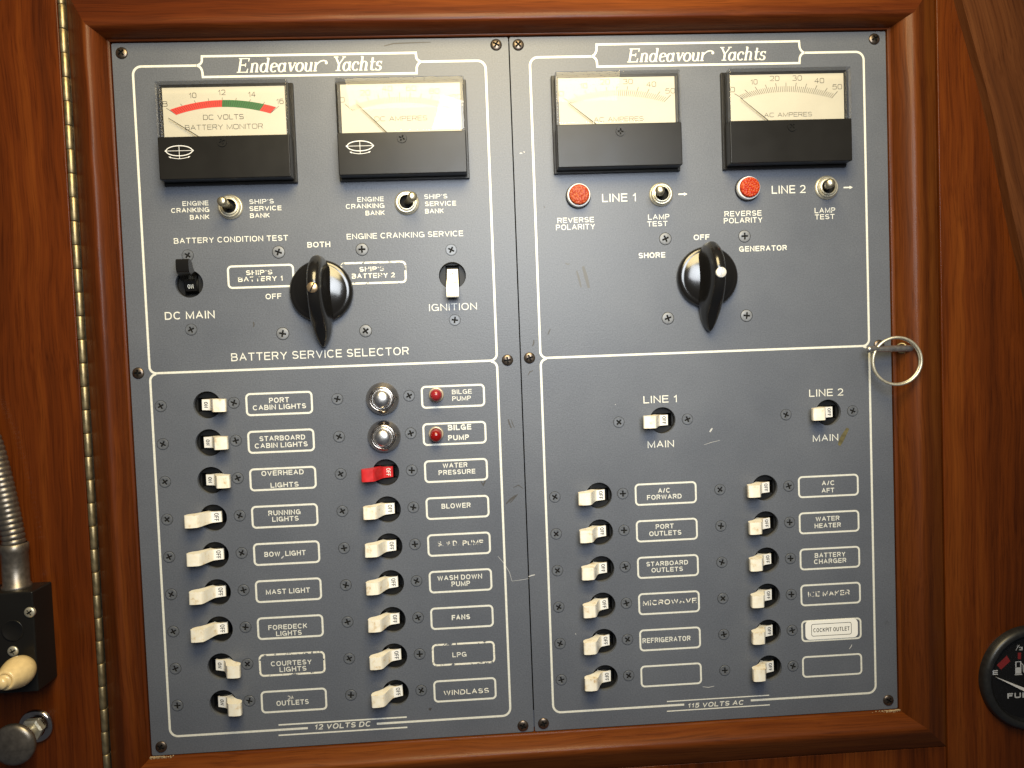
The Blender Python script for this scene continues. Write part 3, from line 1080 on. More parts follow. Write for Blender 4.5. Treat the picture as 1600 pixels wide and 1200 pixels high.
NX = [-125.5, -36.0, 74.8, 163.5]
L1 = [
    [('PORT', (420.6, 629.8), (451.8, 628.5), 8.2), ('CABIN LIGHTS', (395.3, 641.3), (478.4, 637.7), 7.8)],
    [('STARBOARD', (405.6, 689.5), (477, 686.6), 7.8), ('CABIN LIGHTS', (398.3, 700.9), (480.8, 697.2), 7.8)],
    [('OVERHEAD', (408.7, 744), (474.7, 740.9), 8), ('LIGHTS', (423, 762.3), (466.8, 760), 7.8)],
    [('RUNNING', (419.4, 805.7), (469.8, 803.3), 7.8), ('LIGHTS', (425.6, 815.2), (466.8, 813.4), 7.6)],
    [('BOW', (413.3, 870.4), (438, 869), 8), ('LIGHT', (446, 868.8), (477.8, 867), 8)],
    [('MAST LIGHT', (415.7, 929), (484.4, 925.7), 8)],
    [('FOREDECK', (419.4, 984.4), (480.2, 981.3), 7.8), ('LIGHTS', (431.6, 994), (471.6, 991.7), 7.8)],
    [('COURTESY', (423.4, 1040.9), (487.2, 1037.7), 7.8), ('LIGHTS', (437, 1050), (479, 1047.8), 7.8)],
    [('OUTLETS', (432.2, 1102.8), (482.6, 1100), 8)],
]
C1 = ['PORT CABIN LIGHTS', 'STARBOARD CABIN LIGHTS', 'OVERHEAD LIGHTS', 'RUNNING LIGHTS', 'BOW LIGHT', 'MAST LIGHT', 'FOREDECK LIGHTS', 'COURTESY LIGHTS', 'OUTLETS']
for y, ln, nm in zip(ROWS_L, L1, C1):
    np_ = nameplate(PL, NX[0], y - .75, ln, 34.2, label='white outlined nameplate reading ' + nm, frame_mt='print_worn' if nm in ('COURTESY LIGHTS',) else 'print')
    if nm == 'OUTLETS':
        mb = MB(); px_write(mb, 'DA', (450, 1093), (459, 1092.4), 6.0, .14); mb.build('lettering', M['print_bad'], np_)
    if nm == 'BOW LIGHT':
        a = at(441, 871); mb = MB(); mb.ribbon([(a.x - .5, a.y - .5), (a.x + .1, a.y), (a.x + .9, a.y + .8)], [.5, .7, .3], .06); mb.build('scratch', M['scratch'], np_)
L2 = [
    [('BILGE', (706.2, 616.2), (737.3, 614.7), 7.2, .15), ('PUMP', (706.8, 626.5), (735.8, 625.2), 7.2, .15)],
    [('BILGE', (700, 672.8), (736.5, 670.8), 8.8, .22), ('PUMP', (700.3, 688), (733, 687), 8.2, .2)],
    [('WATER', (691.8, 731.2), (730.5, 730), 7.8), ('PRESSURE', (685.4, 742.7), (742.8, 739.4), 7.6)],
    [('BLOWER', (690, 794.8), (735.5, 793), 8)],
    [('S. WD.', (684, 853.5), (717, 852.5), 8)],
    [('WASH DOWN', (683.6, 907.4), (753.4, 904), 8), ('PUMP', (705.6, 916.6), (734.6, 914.7), 8)],
    [('FANS', (706, 968.8), (734.6, 967.5), 8.2, .22)],
    [('LPG', (707, 1026.9), (729, 1025.8), 7.8)],
    [('WINDLASS', (693.3, 1086.7), (764, 1082.3), 8.2)],
]
C2 = ['BILGE PUMP in thin letters', 'BILGE PUMP in bold letters', 'WATER PRESSURE', 'BLOWER', 'PUMP with rubbed letters', 'WASH DOWN PUMP', 'FANS', 'LPG', 'WINDLASS']
for i, (y, ln, nm) in enumerate(zip(ROWS_L, L2, C2)):
    np_ = nameplate(PL, NX[1], y - .6, ln, 33.3, label='white outlined nameplate reading ' + nm, frame_mt={7: 'print_worn', 8: 'print'}.get(i, 'print'),
              text_mt={4: 'print_bad', 7: 'print', 8: 'print_worn'}.get(i, 'print'))
    if i == 4:
        mb = MB(); px_write(mb, 'PUMP', (723, 852.2), (755.6, 851), 8, .17); mb.build('lettering', M['print_worn'], np_)
L3 = [
    [('A/C', (1028.3, 770.6), (1047, 769.3), 7.8), ('FORWARD', (1011, 781), (1065, 778.8), 7.8)],
    [('PORT', (1024.6, 826.7), (1052.6, 825.3), 7.8), ('OUTLETS', (1014.5, 837.7), (1064.6, 835.5), 7.8)],
    [('STARBOARD', (1010, 884.5), (1075, 882.3), 7.4), ('OUTLETS', (1018, 894.2), (1067, 892.4), 7.4)],
    [('MICROWAVE', (1004.6, 946), (1088.4, 942.2), 8.4)],
    [('REFRIGERATOR', (1004, 1004.5), (1079, 1001.4), 8.2)],
    None,
]
C3 = ['A/C FORWARD', 'PORT OUTLETS', 'STARBOARD OUTLETS', 'MICROWAVE', 'REFRIGERATOR', None]
for i, (y, ln, nm) in enumerate(zip(ROWS_R, L3, C3)):
    nameplate(PR, NX[2], y - .5, ln, 33.4, label='white outlined nameplate reading ' + nm if nm else 'empty white outlined nameplate below REFRIGERATOR', text_mt='print_worn' if i == 3 else 'print', sw=.95)
L4 = [
    [('A/C', (1284, 758.6), (1304, 758), 7.8), ('AFT', (1283.8, 770.2), (1303.4, 769), 7.6)],
    [('WATER', (1274.4, 814.3), (1311.6, 813), 7.6), ('HEATER', (1272.8, 825.3), (1313.8, 823.4), 7.6)],
    [('BATTERY', (1273, 871.6), (1321, 869.3), 7.8), ('CHARGER', (1271.9, 881.2), (1322.3, 879), 7.8)],
    [('ICE MAKER', (1262.5, 931.8), (1327.6, 930.3), 8.6)],
    None, None,
]
C4 = ['A/C AFT', 'WATER HEATER', 'BATTERY CHARGER', 'ICE MAKER in rubbed letters', None, None]
for i, (y, ln, nm) in enumerate(zip(ROWS_R, L4, C4)):
    nameplate(PR, NX[3], y - .6, ln, 33.5, label=('white outlined nameplate reading ' + nm) if nm else ('white outline around the cockpit sticker' if i == 4 else 'empty white outlined nameplate under the cockpit sticker'),
              text_mt='print_bad' if i == 3 else 'print', sw=.95)
nameplate(PL, -131.6, 63.9, [("SHIP'S", (384.4, 429.8), (425.8, 429), 7.4), ('BATTERY 1', (372.2, 440), (442, 439), 7.6)], 33.8, 11.9, 'print', 'print_worn', label="chipped nameplate reading SHIP'S BATTERY 1")
nameplate(PL, -74.3, 63.9, [("SHIP'S", (561.8, 424.4), (600.3, 423.6), 7.4), ('BATTERY 2', (550, 435.3), (617, 433.4), 7.6)], 33.8, 11.5, 'print_worn', 'print_worn', label="worn broken nameplate reading SHIP'S BATTERY 2")

# scuffs, scratches and the stain
def marks(parent, mt, strokes, name):
    mb = MB()
    for pts, w in strokes:
        q = [at(*p) for p in pts]
        L = len(q)
        mb.ribbon([(p.x, p.y) for p in q], [w * (.35 + .65 * math.sin(math.pi * (i + .5) / L)) for i in range(L)], .03)
    return mb.build(name, M[mt], parent)


marks(PR, 'grey_scuff', [([(901, 423), (904, 433), (908, 449)], 1.1), ([(911, 416), (915, 430), (920, 450)], 1.9), ([(883, 411), (887, 413), (890, 412)], .7)], 'scuff_mark')
marks(PL, 'scuff', [([(794, 655), (796, 662), (799, 669)], .9), ([(799, 656), (801, 663), (804, 668)], .5), ([(791, 787), (798, 780), (806, 774)], 1.1), ([(797, 786), (803, 779), (809, 772)], .6), ([(802, 762), (810, 758), (817, 763)], .5),
                    ([(752, 753), (755, 758), (758, 752), (760, 745)], .8), ([(600, 72), (615, 68), (640, 67), (673, 66)], .7), ([(670, 1107), (672, 1109), (674, 1106)], .9)], 'scuff_mark')
marks(PL, 'scratch', [([(778, 869), (788, 881), (796, 894), (800, 908)], .22), ([(800, 908), (815, 906), (826, 904)], .18)], 'scratch')
marks(PR, 'scratch', [([(826, 901), (831, 899), (836, 898)], .6), ([(1109, 675), (1111, 672), (1113, 669)], .9), ([(1100, 695), (1112, 691), (1125, 688)], .18), ([(1327, 1014), (1330, 1010), (1331, 1007)], .5), ([(1098, 1073), (1107, 1074), (1116, 1072)], .35),
                      ([(812, 240), (814, 239), (816, 240)], .5), ([(818, 237), (820, 238)], .5), ([(961, 632), (962, 632)], .4), ([(899, 990), (900, 991)], .5)], 'scratch')
marks(PR, 'stain', [([(1311, 696), (1314, 689), (1318, 681), (1325, 669)], 2.6)], 'stain')
marks(PR, 'scuff', [([(825, 586), (828, 581), (833, 579)], .6), ([(832, 541), (834, 536), (834, 531)], .9), ([(850, 322), (851, 325)], .5), ([(856, 523), (858, 518), (860, 514)], .6)], 'scuff_mark')
marks(PL, 'scuff', [([(396, 503), (397, 507), (396, 511)], .7)], 'scuff_mark')

# ================================================================ METERS
def meter(cx, cy, label, kind, group='analogue panel meters'):
    t = thing('panel_meter', label, 'meter', (cx, cy, 0), 0, group)
    W, H = 64.0, 48.0
    mb = MB()
    mb.box(-W / 2 - 1.1, W / 2 + 1.1, -H / 2 - 1.1, H / 2 + 1.1, 0, 2.2)
    mb.box(-W / 2 + .5, W / 2 - .5, -H / 2 + .5, H / 2 - .5, 2.2, 5.2)
    mb.build('case', M['matte_black'], t, .35)
    sp = -3.1 if kind in ('volts', 'dcamps') else -2.4      # where the lower cover meets the window
    mb = MB(); mb.box(-W / 2, W / 2, -H / 2, sp, 3.4, 10.4)
    cov = mb.build('lower_cover', M['matte_black'], t, .5)
    # window: side walls and front of clear acrylic
    mb = MB()
    mb.box(-W / 2 + .02, W / 2 - .02, sp + .03, H / 2, 3.0, 10.8)
    mb.f = [f for i, f in enumerate(mb.f) if i != 0]; mb.mi = mb.mi[1:]; mb.sm = mb.sm[1:]
    mb.build('window', M['acrylic'], t, .7, 3)
    mb = MB()
    for x0, x1, y0, y1 in ((-W / 2 + .5, -W / 2 + 1.9, sp, H / 2 - .5), (W / 2 - 1.9, W / 2 - .5, sp, H / 2 - .5), (-W / 2 + 1.9, W / 2 - 1.9, H / 2 - 1.9, H / 2 - .5)):
        mb.box(x0, x1, y0, y1, 5.2, 6.6)
    mb.build('dial_surround', M['black'], t)
    mb = MB(); mb.box(-W / 2 + 2.0, W / 2 - 2.0, -8, H / 2 - 2.0, 5.25, 6.5)
    dial = mb.build('dial', M['dial'], t)
    return t, cov, dial, sp


ZD = 6.5


def D(off, zx, zy, c, z=ZD):
    """5x zoom coordinates of the photograph -> point local to the meter."""
    p = at(off[0] + zx / 5, off[1] + zy / 5, z)
    return (p.x - c[0], p.y - c[1])


def scale(dial, off, c, outL, topC, outR, inL, inC, inR, long_n, minor, lg, w_long=.26, w_short=.22):
    """Radial ticks between two flat arcs (given by left, centre and right points)."""
    mb = MB()
    def q(a, b, d, t):      # quadratic through the three points
        A, B, C_ = Vector(D(off, *a, c)), Vector(D(off, *b, c)), Vector(D(off, *d, c))
        ctl = B * 2 - (A + C_) * .5
        return A * (1 - t) ** 2 + ctl * 2 * t * (1 - t) + C_ * t * t
    tot = long_n * minor
    for i in range(tot + 1):
        t = i / tot
        o, n_ = q(outL, topC, outR, t), q(inL, inC, inR, t)
        if i % minor == 0:
            mb.ribbon([n_, o], w_long, ZD + .06)
        else:
            mb.ribbon([n_, n_.lerp(o, lg)], w_short, ZD + .05)
    return mb, q


def numbers(mb, off, c, items, cap, w=.095):
    for s, zx, zy in items:
        x, y = D(off, zx, zy, c)
        cm = cap / 5 / 3.1
        wd = {'1': .42}
        nat = sum((wd.get(ch, .98)) for ch in s) * cm
        write(mb, s, x - nat / 2, x + nat / 2, y - cm / 2, cm, w, ZD + .06, e=4.0, gap=.16)


def dial_text(mb, off, c, s, x0, x1, y, cap, w=.085):
    a, b = D(off, x0, y, c), D(off, x1, y, c)
    write(mb, s, a[0], b[0], a[1], cap / 5 / 3.1, w, ZD + .06, e=4.0, gap=.16, space=.5)


def needle(t, off, c, tip, foot):
    mb = MB()
    a, b = D(off, *tip, c, 8.0), D(off, *foot, c, 8.0)
    d = (Vector(b) - Vector(a))
    e_ = Vector(b) + d.normalized() * 5
    mb.tube([(a[0], a[1], 8.0), (b[0], b[1], 8.0), (e_.x, e_.y, 7.6)], [.13, .22, .26], 8)
    mb.build('needle', M['ink_black'], t)


def emblem(cov, off, c, zx, zy):
    mb = MB()
    p = at(off[0] + zx / 5, off[1] + zy / 5, 10.4)
    x, y = p.x - c[0], p.y - c[1]
    z = 10.44
    pts = [(x - 6.9, y)] + [(x + 6.3 * math.cos(math.radians(a)), y + 2.45 * math.sin(math.radians(a))) for a in range(172, 7, -8)] + [(x + 6.9, y)]
    mb.ribbon(pts, .42, z); mb.ribbon([(px, 2 * y - py) for px, py in pts], .42, z + .01)
    mb.ribbon([(x - 6.2, y), (x + 6.2, y)], .22, z + .02)
    mb.ribbon([(x, y + 2.6), (x, y - 4.0)], .24, z + .03)
    mb.ribbon([(x - 4.6 + k * 9.2 / 10, y - 3.15 - .75 * math.sin(math.pi * k / 10)) for k in range(11)], .26, z + .04)
    for s in (-1, 1):
        mb.sheet([(x + s * 5.3, y - 2.8), (x + s * 4.2, y - 2.75), (x + s * 4.3, y - 3.6)][::s], z + .05)
    mb.build('emblem', M['gauge_white'], cov)


# battery voltmeter
c = (-143.5, 135.5); off = (170, 40)
t, cov, dial, sp = meter(*c, 'battery voltmeter with a red and green scale, leftmost meter', 'volts')
mb, q = scale(dial, off, c, (450, 645), (887, 562), (1330, 628), (525, 695), (885, 632), (1265, 683), 8, 1, .5, .2)
numbers(mb, off, c, [('8', 438, 612), ('10', 655, 545), ('12', 882, 522), ('14', 1117, 537), ('16', 1337, 592)], 40)
dial_text(mb, off, c, 'DC VOLTS', 738, 1055, 737, 38, .10)
dial_text(mb, off, c, 'BATTERY MONITOR', 597, 1205, 817, 38, .085)
mb.build('scale_marks', M['ink'], dial)
red, grn = MB(), MB()
oL, oC, oR, iL, iC, iR = (480, 660), (887, 585), (1305, 640), (525, 695), (885, 632), (1265, 683)
K = 46
for i in range(K):
    t0, t1 = i / K, (i + .74) / K
    quad = [q(oL, oC, oR, t0), q(oL, oC, oR, t1), q(iL, iC, iR, t1), q(iL, iC, iR, t0)]
    (grn if .5 <= (i + .5) / K < .9 else red).sheet([(p.x, p.y) for p in quad][::-1], ZD + .08)
for a, b, g in ((0, 23, red), (23, 41, grn), (41, 46, red)):
    for (L_, C_, R_) in ((oL, oC, oR), (iL, iC, iR)):
        pts = [tuple(q(L_, C_, R_, k / K)) for k in range(a, b + 1)]
        g.ribbon(pts, .42, ZD + .10)
    base = [q(oL, oC, oR, k / K) for k in range(a, b + 1)] + [q(iL, iC, iR, k / K) for k in range(b, a - 1, -1)]
red.build('red_band', M['red_ink'], dial); grn.build('green_band', M['green_ink'], dial)
dk = MB()
for a, b in ((0, 46),):
    for k in range(a, b):
        quad = [q(oL, oC, oR, k / K), q(oL, oC, oR, (k + 1) / K), q(iL, iC, iR, (k + 1) / K), q(iL, iC, iR, k / K)]
        dk.sheet([(p.x, p.y) for p in quad][::-1], ZD + .065, 0 if not .5 <= (k + .5) / K < .9 else 1)
dk.build('band_ground', [mat('dark_red_ink', (0.22, 0.016, 0.010), .6), mat('dark_green_ink', (0.014, 0.05, 0.016), .6)], dial)
needle(t, off, c, (465, 722), (682, 855))
emblem(cov, off, c, 550, 978)
p = at(347, 222, 10.4); screw('meter', t, p.x - c[0], p.y - c[1], 10.3)

# DC ammeter
c = (-56.0, 135.5); off = (480, 40)
t, cov, dial, sp = meter(*c, 'DC ammeter with a 0 to 100 scale, second meter from the left', 'dcamps')
mb, q = scale(dial, off, c, (295, 615), (722, 522), (1150, 597), (358, 665), (722, 602), (1098, 650), 10, 6, .58)
numbers(mb, off, c, [('0', 273, 580), ('20', 452, 525), ('40', 625, 492), ('60', 812, 490), ('80', 993, 512), ('100', 1153, 557)], 40, .08)
dial_text(mb, off, c, 'DC AMPERES', 528, 938, 748, 36, .08)
mb.build('scale_marks', M['ink'], dial)
needle(t, off, c, (378, 603), (602, 815))
emblem(cov, off, c, 412, 940)
p = at(628, 216, 10.4); screw('meter', t, p.x - c[0], p.y - c[1], 10.3)

# two AC ammeters
c = (54.0, 136.6); off = (800, 40)
t, cov, dial, sp = meter(*c, 'AC ammeter above the REVERSE POLARITY lamp of LINE 1', 'ac')
mb, q = scale(dial, off, c, (402, 567), (819, 474), (1240, 542), (470, 608), (819, 550), (1186, 597), 10, 5, .62)
numbers(mb, off, c, [('0', 385, 532), ('10', 560, 470), ('20', 725, 440), ('30', 905, 437), ('40', 1087, 458), ('50', 1235, 510)], 40, .09)
dial_text(mb, off, c, 'AC AMPERES', 640, 1028, 752, 35, .085)
mb.build('scale_marks', M['ink'], dial)
needle(t, off, c, (440, 602), (655, 768))
p = at(969.4, 205.6, 10.4); screw('meter', t, p.x - c[0], p.y - c[1], 10.3)

c = (143.0, 136.6); off = (1100, 40)
t, cov, dial, sp = meter(*c, 'AC ammeter above the REVERSE POLARITY lamp of LINE 2, rightmost meter', 'ac')
mb, q = scale(dial, off, c, (238, 532), (640, 446), (1043, 514), (306, 572), (640, 518), (996, 567), 10, 5, .62)
numbers(mb, off, c, [('0', 222, 500), ('10', 390, 440), ('20', 550, 413), ('30', 727, 410), ('40', 900, 430), ('50', 1040, 478)], 40, .09)
dial_text(mb, off, c, 'AC AMPERES', 470, 843, 716, 34, .085)
mb.build('scale_marks', M['ink'], dial)
needle(t, off, c, (285, 565), (492, 733))
p = at(1237.4, 198, 10.4); screw('meter', t, p.x - c[0], p.y - c[1], 10.3)

# ================================================================ TOGGLE SWITCHES
def toggle(x, y, tx, ty, label):
    t = thing('toggle_switch', label, 'toggle switch', (x, y, 0), 0, 'metal bat toggle switches')
    mb = MB()
    mb.lathe([(6.3, 0), (6.3, .5), (5.9, 1.0), (5.6, 1.1), (5.5, 1.9), (5.1, 2.3), (4.7, 2.3), (4.6, 1.9), (4.45, 1.9), (4.4, 2.8), (4.1, 3.0), (3.6, 3.0), (3.4, 2.6), (3.3, 0.3), (0, 0.2)], 56,
             mis=[0] * 11 + [0, 1, 1])
    o = mb.build('bushing_nut', [M['nickel'], M['recess_shade']], t); sharp(o, 35)
    mb = MB()
    tip = Vector((tx, ty, 14.0)); a = Vector((tx * .05, ty * .05, .6))
    d = (tip - a).normalized(); L = (tip - a).length
    prof_ = [(0, 1.5), (.25, 1.55), (.55, 1.9), (.8, 2.35), (.9, 2.4), (.96, 2.1), (.99, 1.5), (1.0, .5)]
    mb.tube([a + d * (L * k) for k, _ in prof_], [r for _, r in prof_], 24)
    mb.build('bat_lever', M['bat_metal'], t)
    return t


toggle(-145.0, 99.4, -.2, .3, 'nickel toggle switch below the red and green voltmeter')
toggle(-55.7, 99.2, 4.4, .4, 'nickel toggle switch leaning right below the DC ammeter')
toggle(76.9, 99.9, -4.2, -.6, 'nickel lamp test toggle switch next to LINE 1')
toggle(165.8, 101.2, -4.6, -.6, 'nickel lamp test toggle switch next to LINE 2')

# ================================================================ INDICATOR LAMPS
def indicator(x, y, lens, label, tilt=(0, 0)):
    t = thing('indicator_lamp', label, 'indicator lamp', (x, y, 0), 0, 'red reverse polarity lamps')
    mb = MB(); mb.lathe([(6.5, 0), (6.5, 1.2), (6.1, 1.6), (5.9, 1.4), (5.9, 0)], 48); mb.build('shadow_ring', M['black'], t)  # black ring put in for the shadow around the white bezel
    mb = MB(); mb.lathe([(6.0, 1.2), (6.0, 3.0), (5.7, 3.7), (5.3, 3.7), (5.2, 2.0)], 48); mb.build('bezel', M['white_ring'], t)
    mb = MB()
    mb.lathe([(5.25, 1.8), (5.25, 4.6), (5.0, 5.2), (4.5, 5.35), (3.5, 5.42), (2.4, 5.45), (1.2, 5.46), (0, 5.46)], 48)
    mb.build('lens', M[lens], t)
    return t


indicator(33.2, 100.2, 'lens_a', 'round red faceted lamp with white bezel beside LINE 1')
indicator(122.9, 101.6, 'lens_b', 'round orange red faceted lamp with white bezel beside LINE 2')


def pilot(x, y, dome, label, tilt):
    t = thing('pilot_lamp', label, 'pilot lamp', (x, y, 0), 0, 'small red bilge pump lamps')
    mb = MB(); mb.lathe([(3.9, 0), (3.9, .6), (3.7, 1.2), (3.3, 1.5), (3.0, 1.3), (3.0, 0)], 40); o = mb.build('collar', M['clear_ring'], t)
    mb = MB(); mb.lathe([(3.05, .2), (3.05, 4.2), (2.85, 5.1), (2.4, 5.8), (1.7, 6.3), (.9, 6.6), (0, 6.7)], 40)
    o = mb.build('dome', M[dome], t); o.rotation_euler = tilt
    return t


pilot(-44.7, -0.4, 'dome_a', 'dusty red pilot lamp in the upper BILGE PUMP nameplate', (.02, 0, 0))
pilot(-45.6, -20.8, 'dome_b', 'deep red pilot lamp drooping in the lower BILGE PUMP nameplate', (.20, 0, 0))

# ================================================================ PUSH BUTTONS
def push_button(x, y, label, tilt):
    t = thing('push_button', label, 'push button', (x, y, 0), 0, 'chrome bilge pump push buttons')
    mb = MB()
    mb.lathe([(8.5, 0), (8.5, .9), (8.3, 1.7), (7.6, 3.2), (6.8, 4.6), (6.4, 5.3), (6.0, 5.6), (5.6, 5.5), (5.4, 5.0), (5.2, 4.2)], 64)
    mb.build('bezel', M['chrome'], t)
    mb = MB()
    mb.lathe([(5.2, 3.5), (5.2, 4.9), (4.9, 5.1), (4.75, 4.9), (4.6, 4.9), (4.5, 6.4), (4.2, 7.3), (3.5, 8.0), (2.4, 8.5), (1.2, 8.75), (0, 8.8)], 64)
    o = mb.build('button', M['soft_chrome'], t); o.rotation_euler = tilt
    for sx, sy in ((-23.3, .7), (13.7, .9)):
        screw('flush', t, sx, sy)
    return t


push_button(-72.5, -1.3, 'domed chrome push button beside the upper BILGE PUMP nameplate', (0, .03, 0))
push_button(-72.5, -20.9, 'domed chrome push button beside the lower BILGE PUMP nameplate', (.03, -.03, 0))

# ================================================================ ROTARY SELECTOR KNOBS
def rotary(x, y, label, screw_mt, rz):
    t = thing('rotary_switch', label, 'selector knob', (x, y, 0), 0, 'black rotary selector switches')
    mb = MB()
    mb.lathe([(15.9, .2), (16.0, .6), (16.0, 2.8), (15.6, 3.7), (14.8, 4.3), (13.8, 4.6), (13.3, 4.6), (12.9, 4.9), (9, 6.0), (5, 6.8), (0, 7.2)], 80)
    d = mb.build('skirt', M['bakelite'], t)
    st = [(17.6, .6, 8.5, 9.6), (17.2, 2.2, 6.8, 11.2), (16.2, 3.6, 5.2, 13.0), (14, 4.5, 4.3, 16.6), (11.5, 5.0, 4.0, 19.6), (8, 5.3, 4.0, 22.2), (4, 5.4, 4.0, 23.6), (0, 5.4, 4.0, 24.0), (-4, 5.4, 4.0, 23.4),
          (-8, 5.5, 4.0, 21.6), (-12, 5.7, 3.8, 18.6), (-15.5, 5.9, 3.4, 15.2), (-18.5, 5.6, 2.6, 12.0), (-21.5, 4.8, 2.2, 9.6), (-24.5, 3.6, 2.0, 7.6), (-26.8, 2.3, 2.0, 6.2), (-28.2, 1.1, 2.4, 5.0), (-28.6, .3, 3.0, 4.4)]
    mb = MB()
    vs = []
    npf = 15
    for yy, hw, zb, zt in st:
        hw *= .86
        H_ = zt - zb
        fl = 1.35 if abs(yy) < 14 else 1.0
        half = [(-hw * fl, 0), (-hw * 1.02, .22), (-hw * .90, .5), (-hw * .82, .74), (-hw * .70, .90), (-hw * .48, .975), (-hw * .24, 1.0)]
        full = half + [(0, 1.005)] + [(-a, b) for a, b in half[::-1]]
        for a, b in full:
            vs.append((a, yy, zb + H_ * b))
    fs = []
    for j in range(len(st) - 1):
        for k in range(npf - 1):
            fs.append((j * npf + k, (j + 1) * npf + k, (j + 1) * npf + k + 1, j * npf + k + 1))
    n = len(st)
    mb.add(vs, fs, 0, True)
    mb.add(vs[:npf], [tuple(range(npf))], 0, True)
    mb.add(vs[-npf:], [tuple(range(npf))[::-1]], 0, True)
    o = mb.build('handle', M['bakelite'], t)
    import bmesh
    bm = bmesh.new(); bm.from_mesh(o.data); bmesh.ops.remove_doubles(bm, verts=bm.verts, dist=1e-6); bmesh.ops.recalc_face_normals(bm, faces=bm.faces); bm.to_mesh(o.data); bm.free()
    for p in o.data.polygons: p.use_smooth = True
    sb = o.modifiers.new('sub', 'SUBSURF'); sb.levels = 1; sb.render_levels = 2
    o.rotation_euler = (0, 0, rz)
    mb = MB()
    mb.lathe([(2.6, 23.0), (2.6, 24.1), (2.35, 24.4), (0, 24.5)], 32)
    s_ = mb.build('set_screw', M[screw_mt], t)
    mb = MB(); mb.box(-2.4, 2.4, -.32, .32, 24.3, 24.56)
    sl = mb.build('slot', M['recess_shade'] if screw_mt == 'brass_screw' else M['steel'], s_); sl.rotation_euler = (0, 0, math.radians(62 if screw_mt == 'brass_screw' else 80))
    for sx, sy in ((-21.2, 20.9), (21.2, 21.0), (-21.1, -20.8), (21.2, -20.9)):
        screw('zinc', t, sx, sy)
    return t


rotary(-100.9, 55.0, 'black battery selector knob with a brass set screw', 'brass_screw', 0.0)
rotary(99.8, 55.9, 'black shore and generator selector knob with a silvery set screw', 'silver_paint', 0.0)

# ================================================================ BREAKER SWITCHES
def lever_profile():
    top = [(3.6, -2.7), (3.4, -2.3), (-1.0, -0.9), (-1.6, -0.5), (-2.6, 1.2), (-3.5, 3.6), (-4.3, 5.9), (-4.9, 7.2), (-5.6, 7.9), (-8.4, 8.4), (-10.8, 8.2), (-11.5, 7.8), (-11.8, 7.0)]
    bot = [(-11.4, 4.6), (-10.2, 3.4), (-8.0, 2.3), (-6.0, .4), (-4.0, -2.4), (-3.0, -6.0), (3.0, -6.0)]
    return top, bot


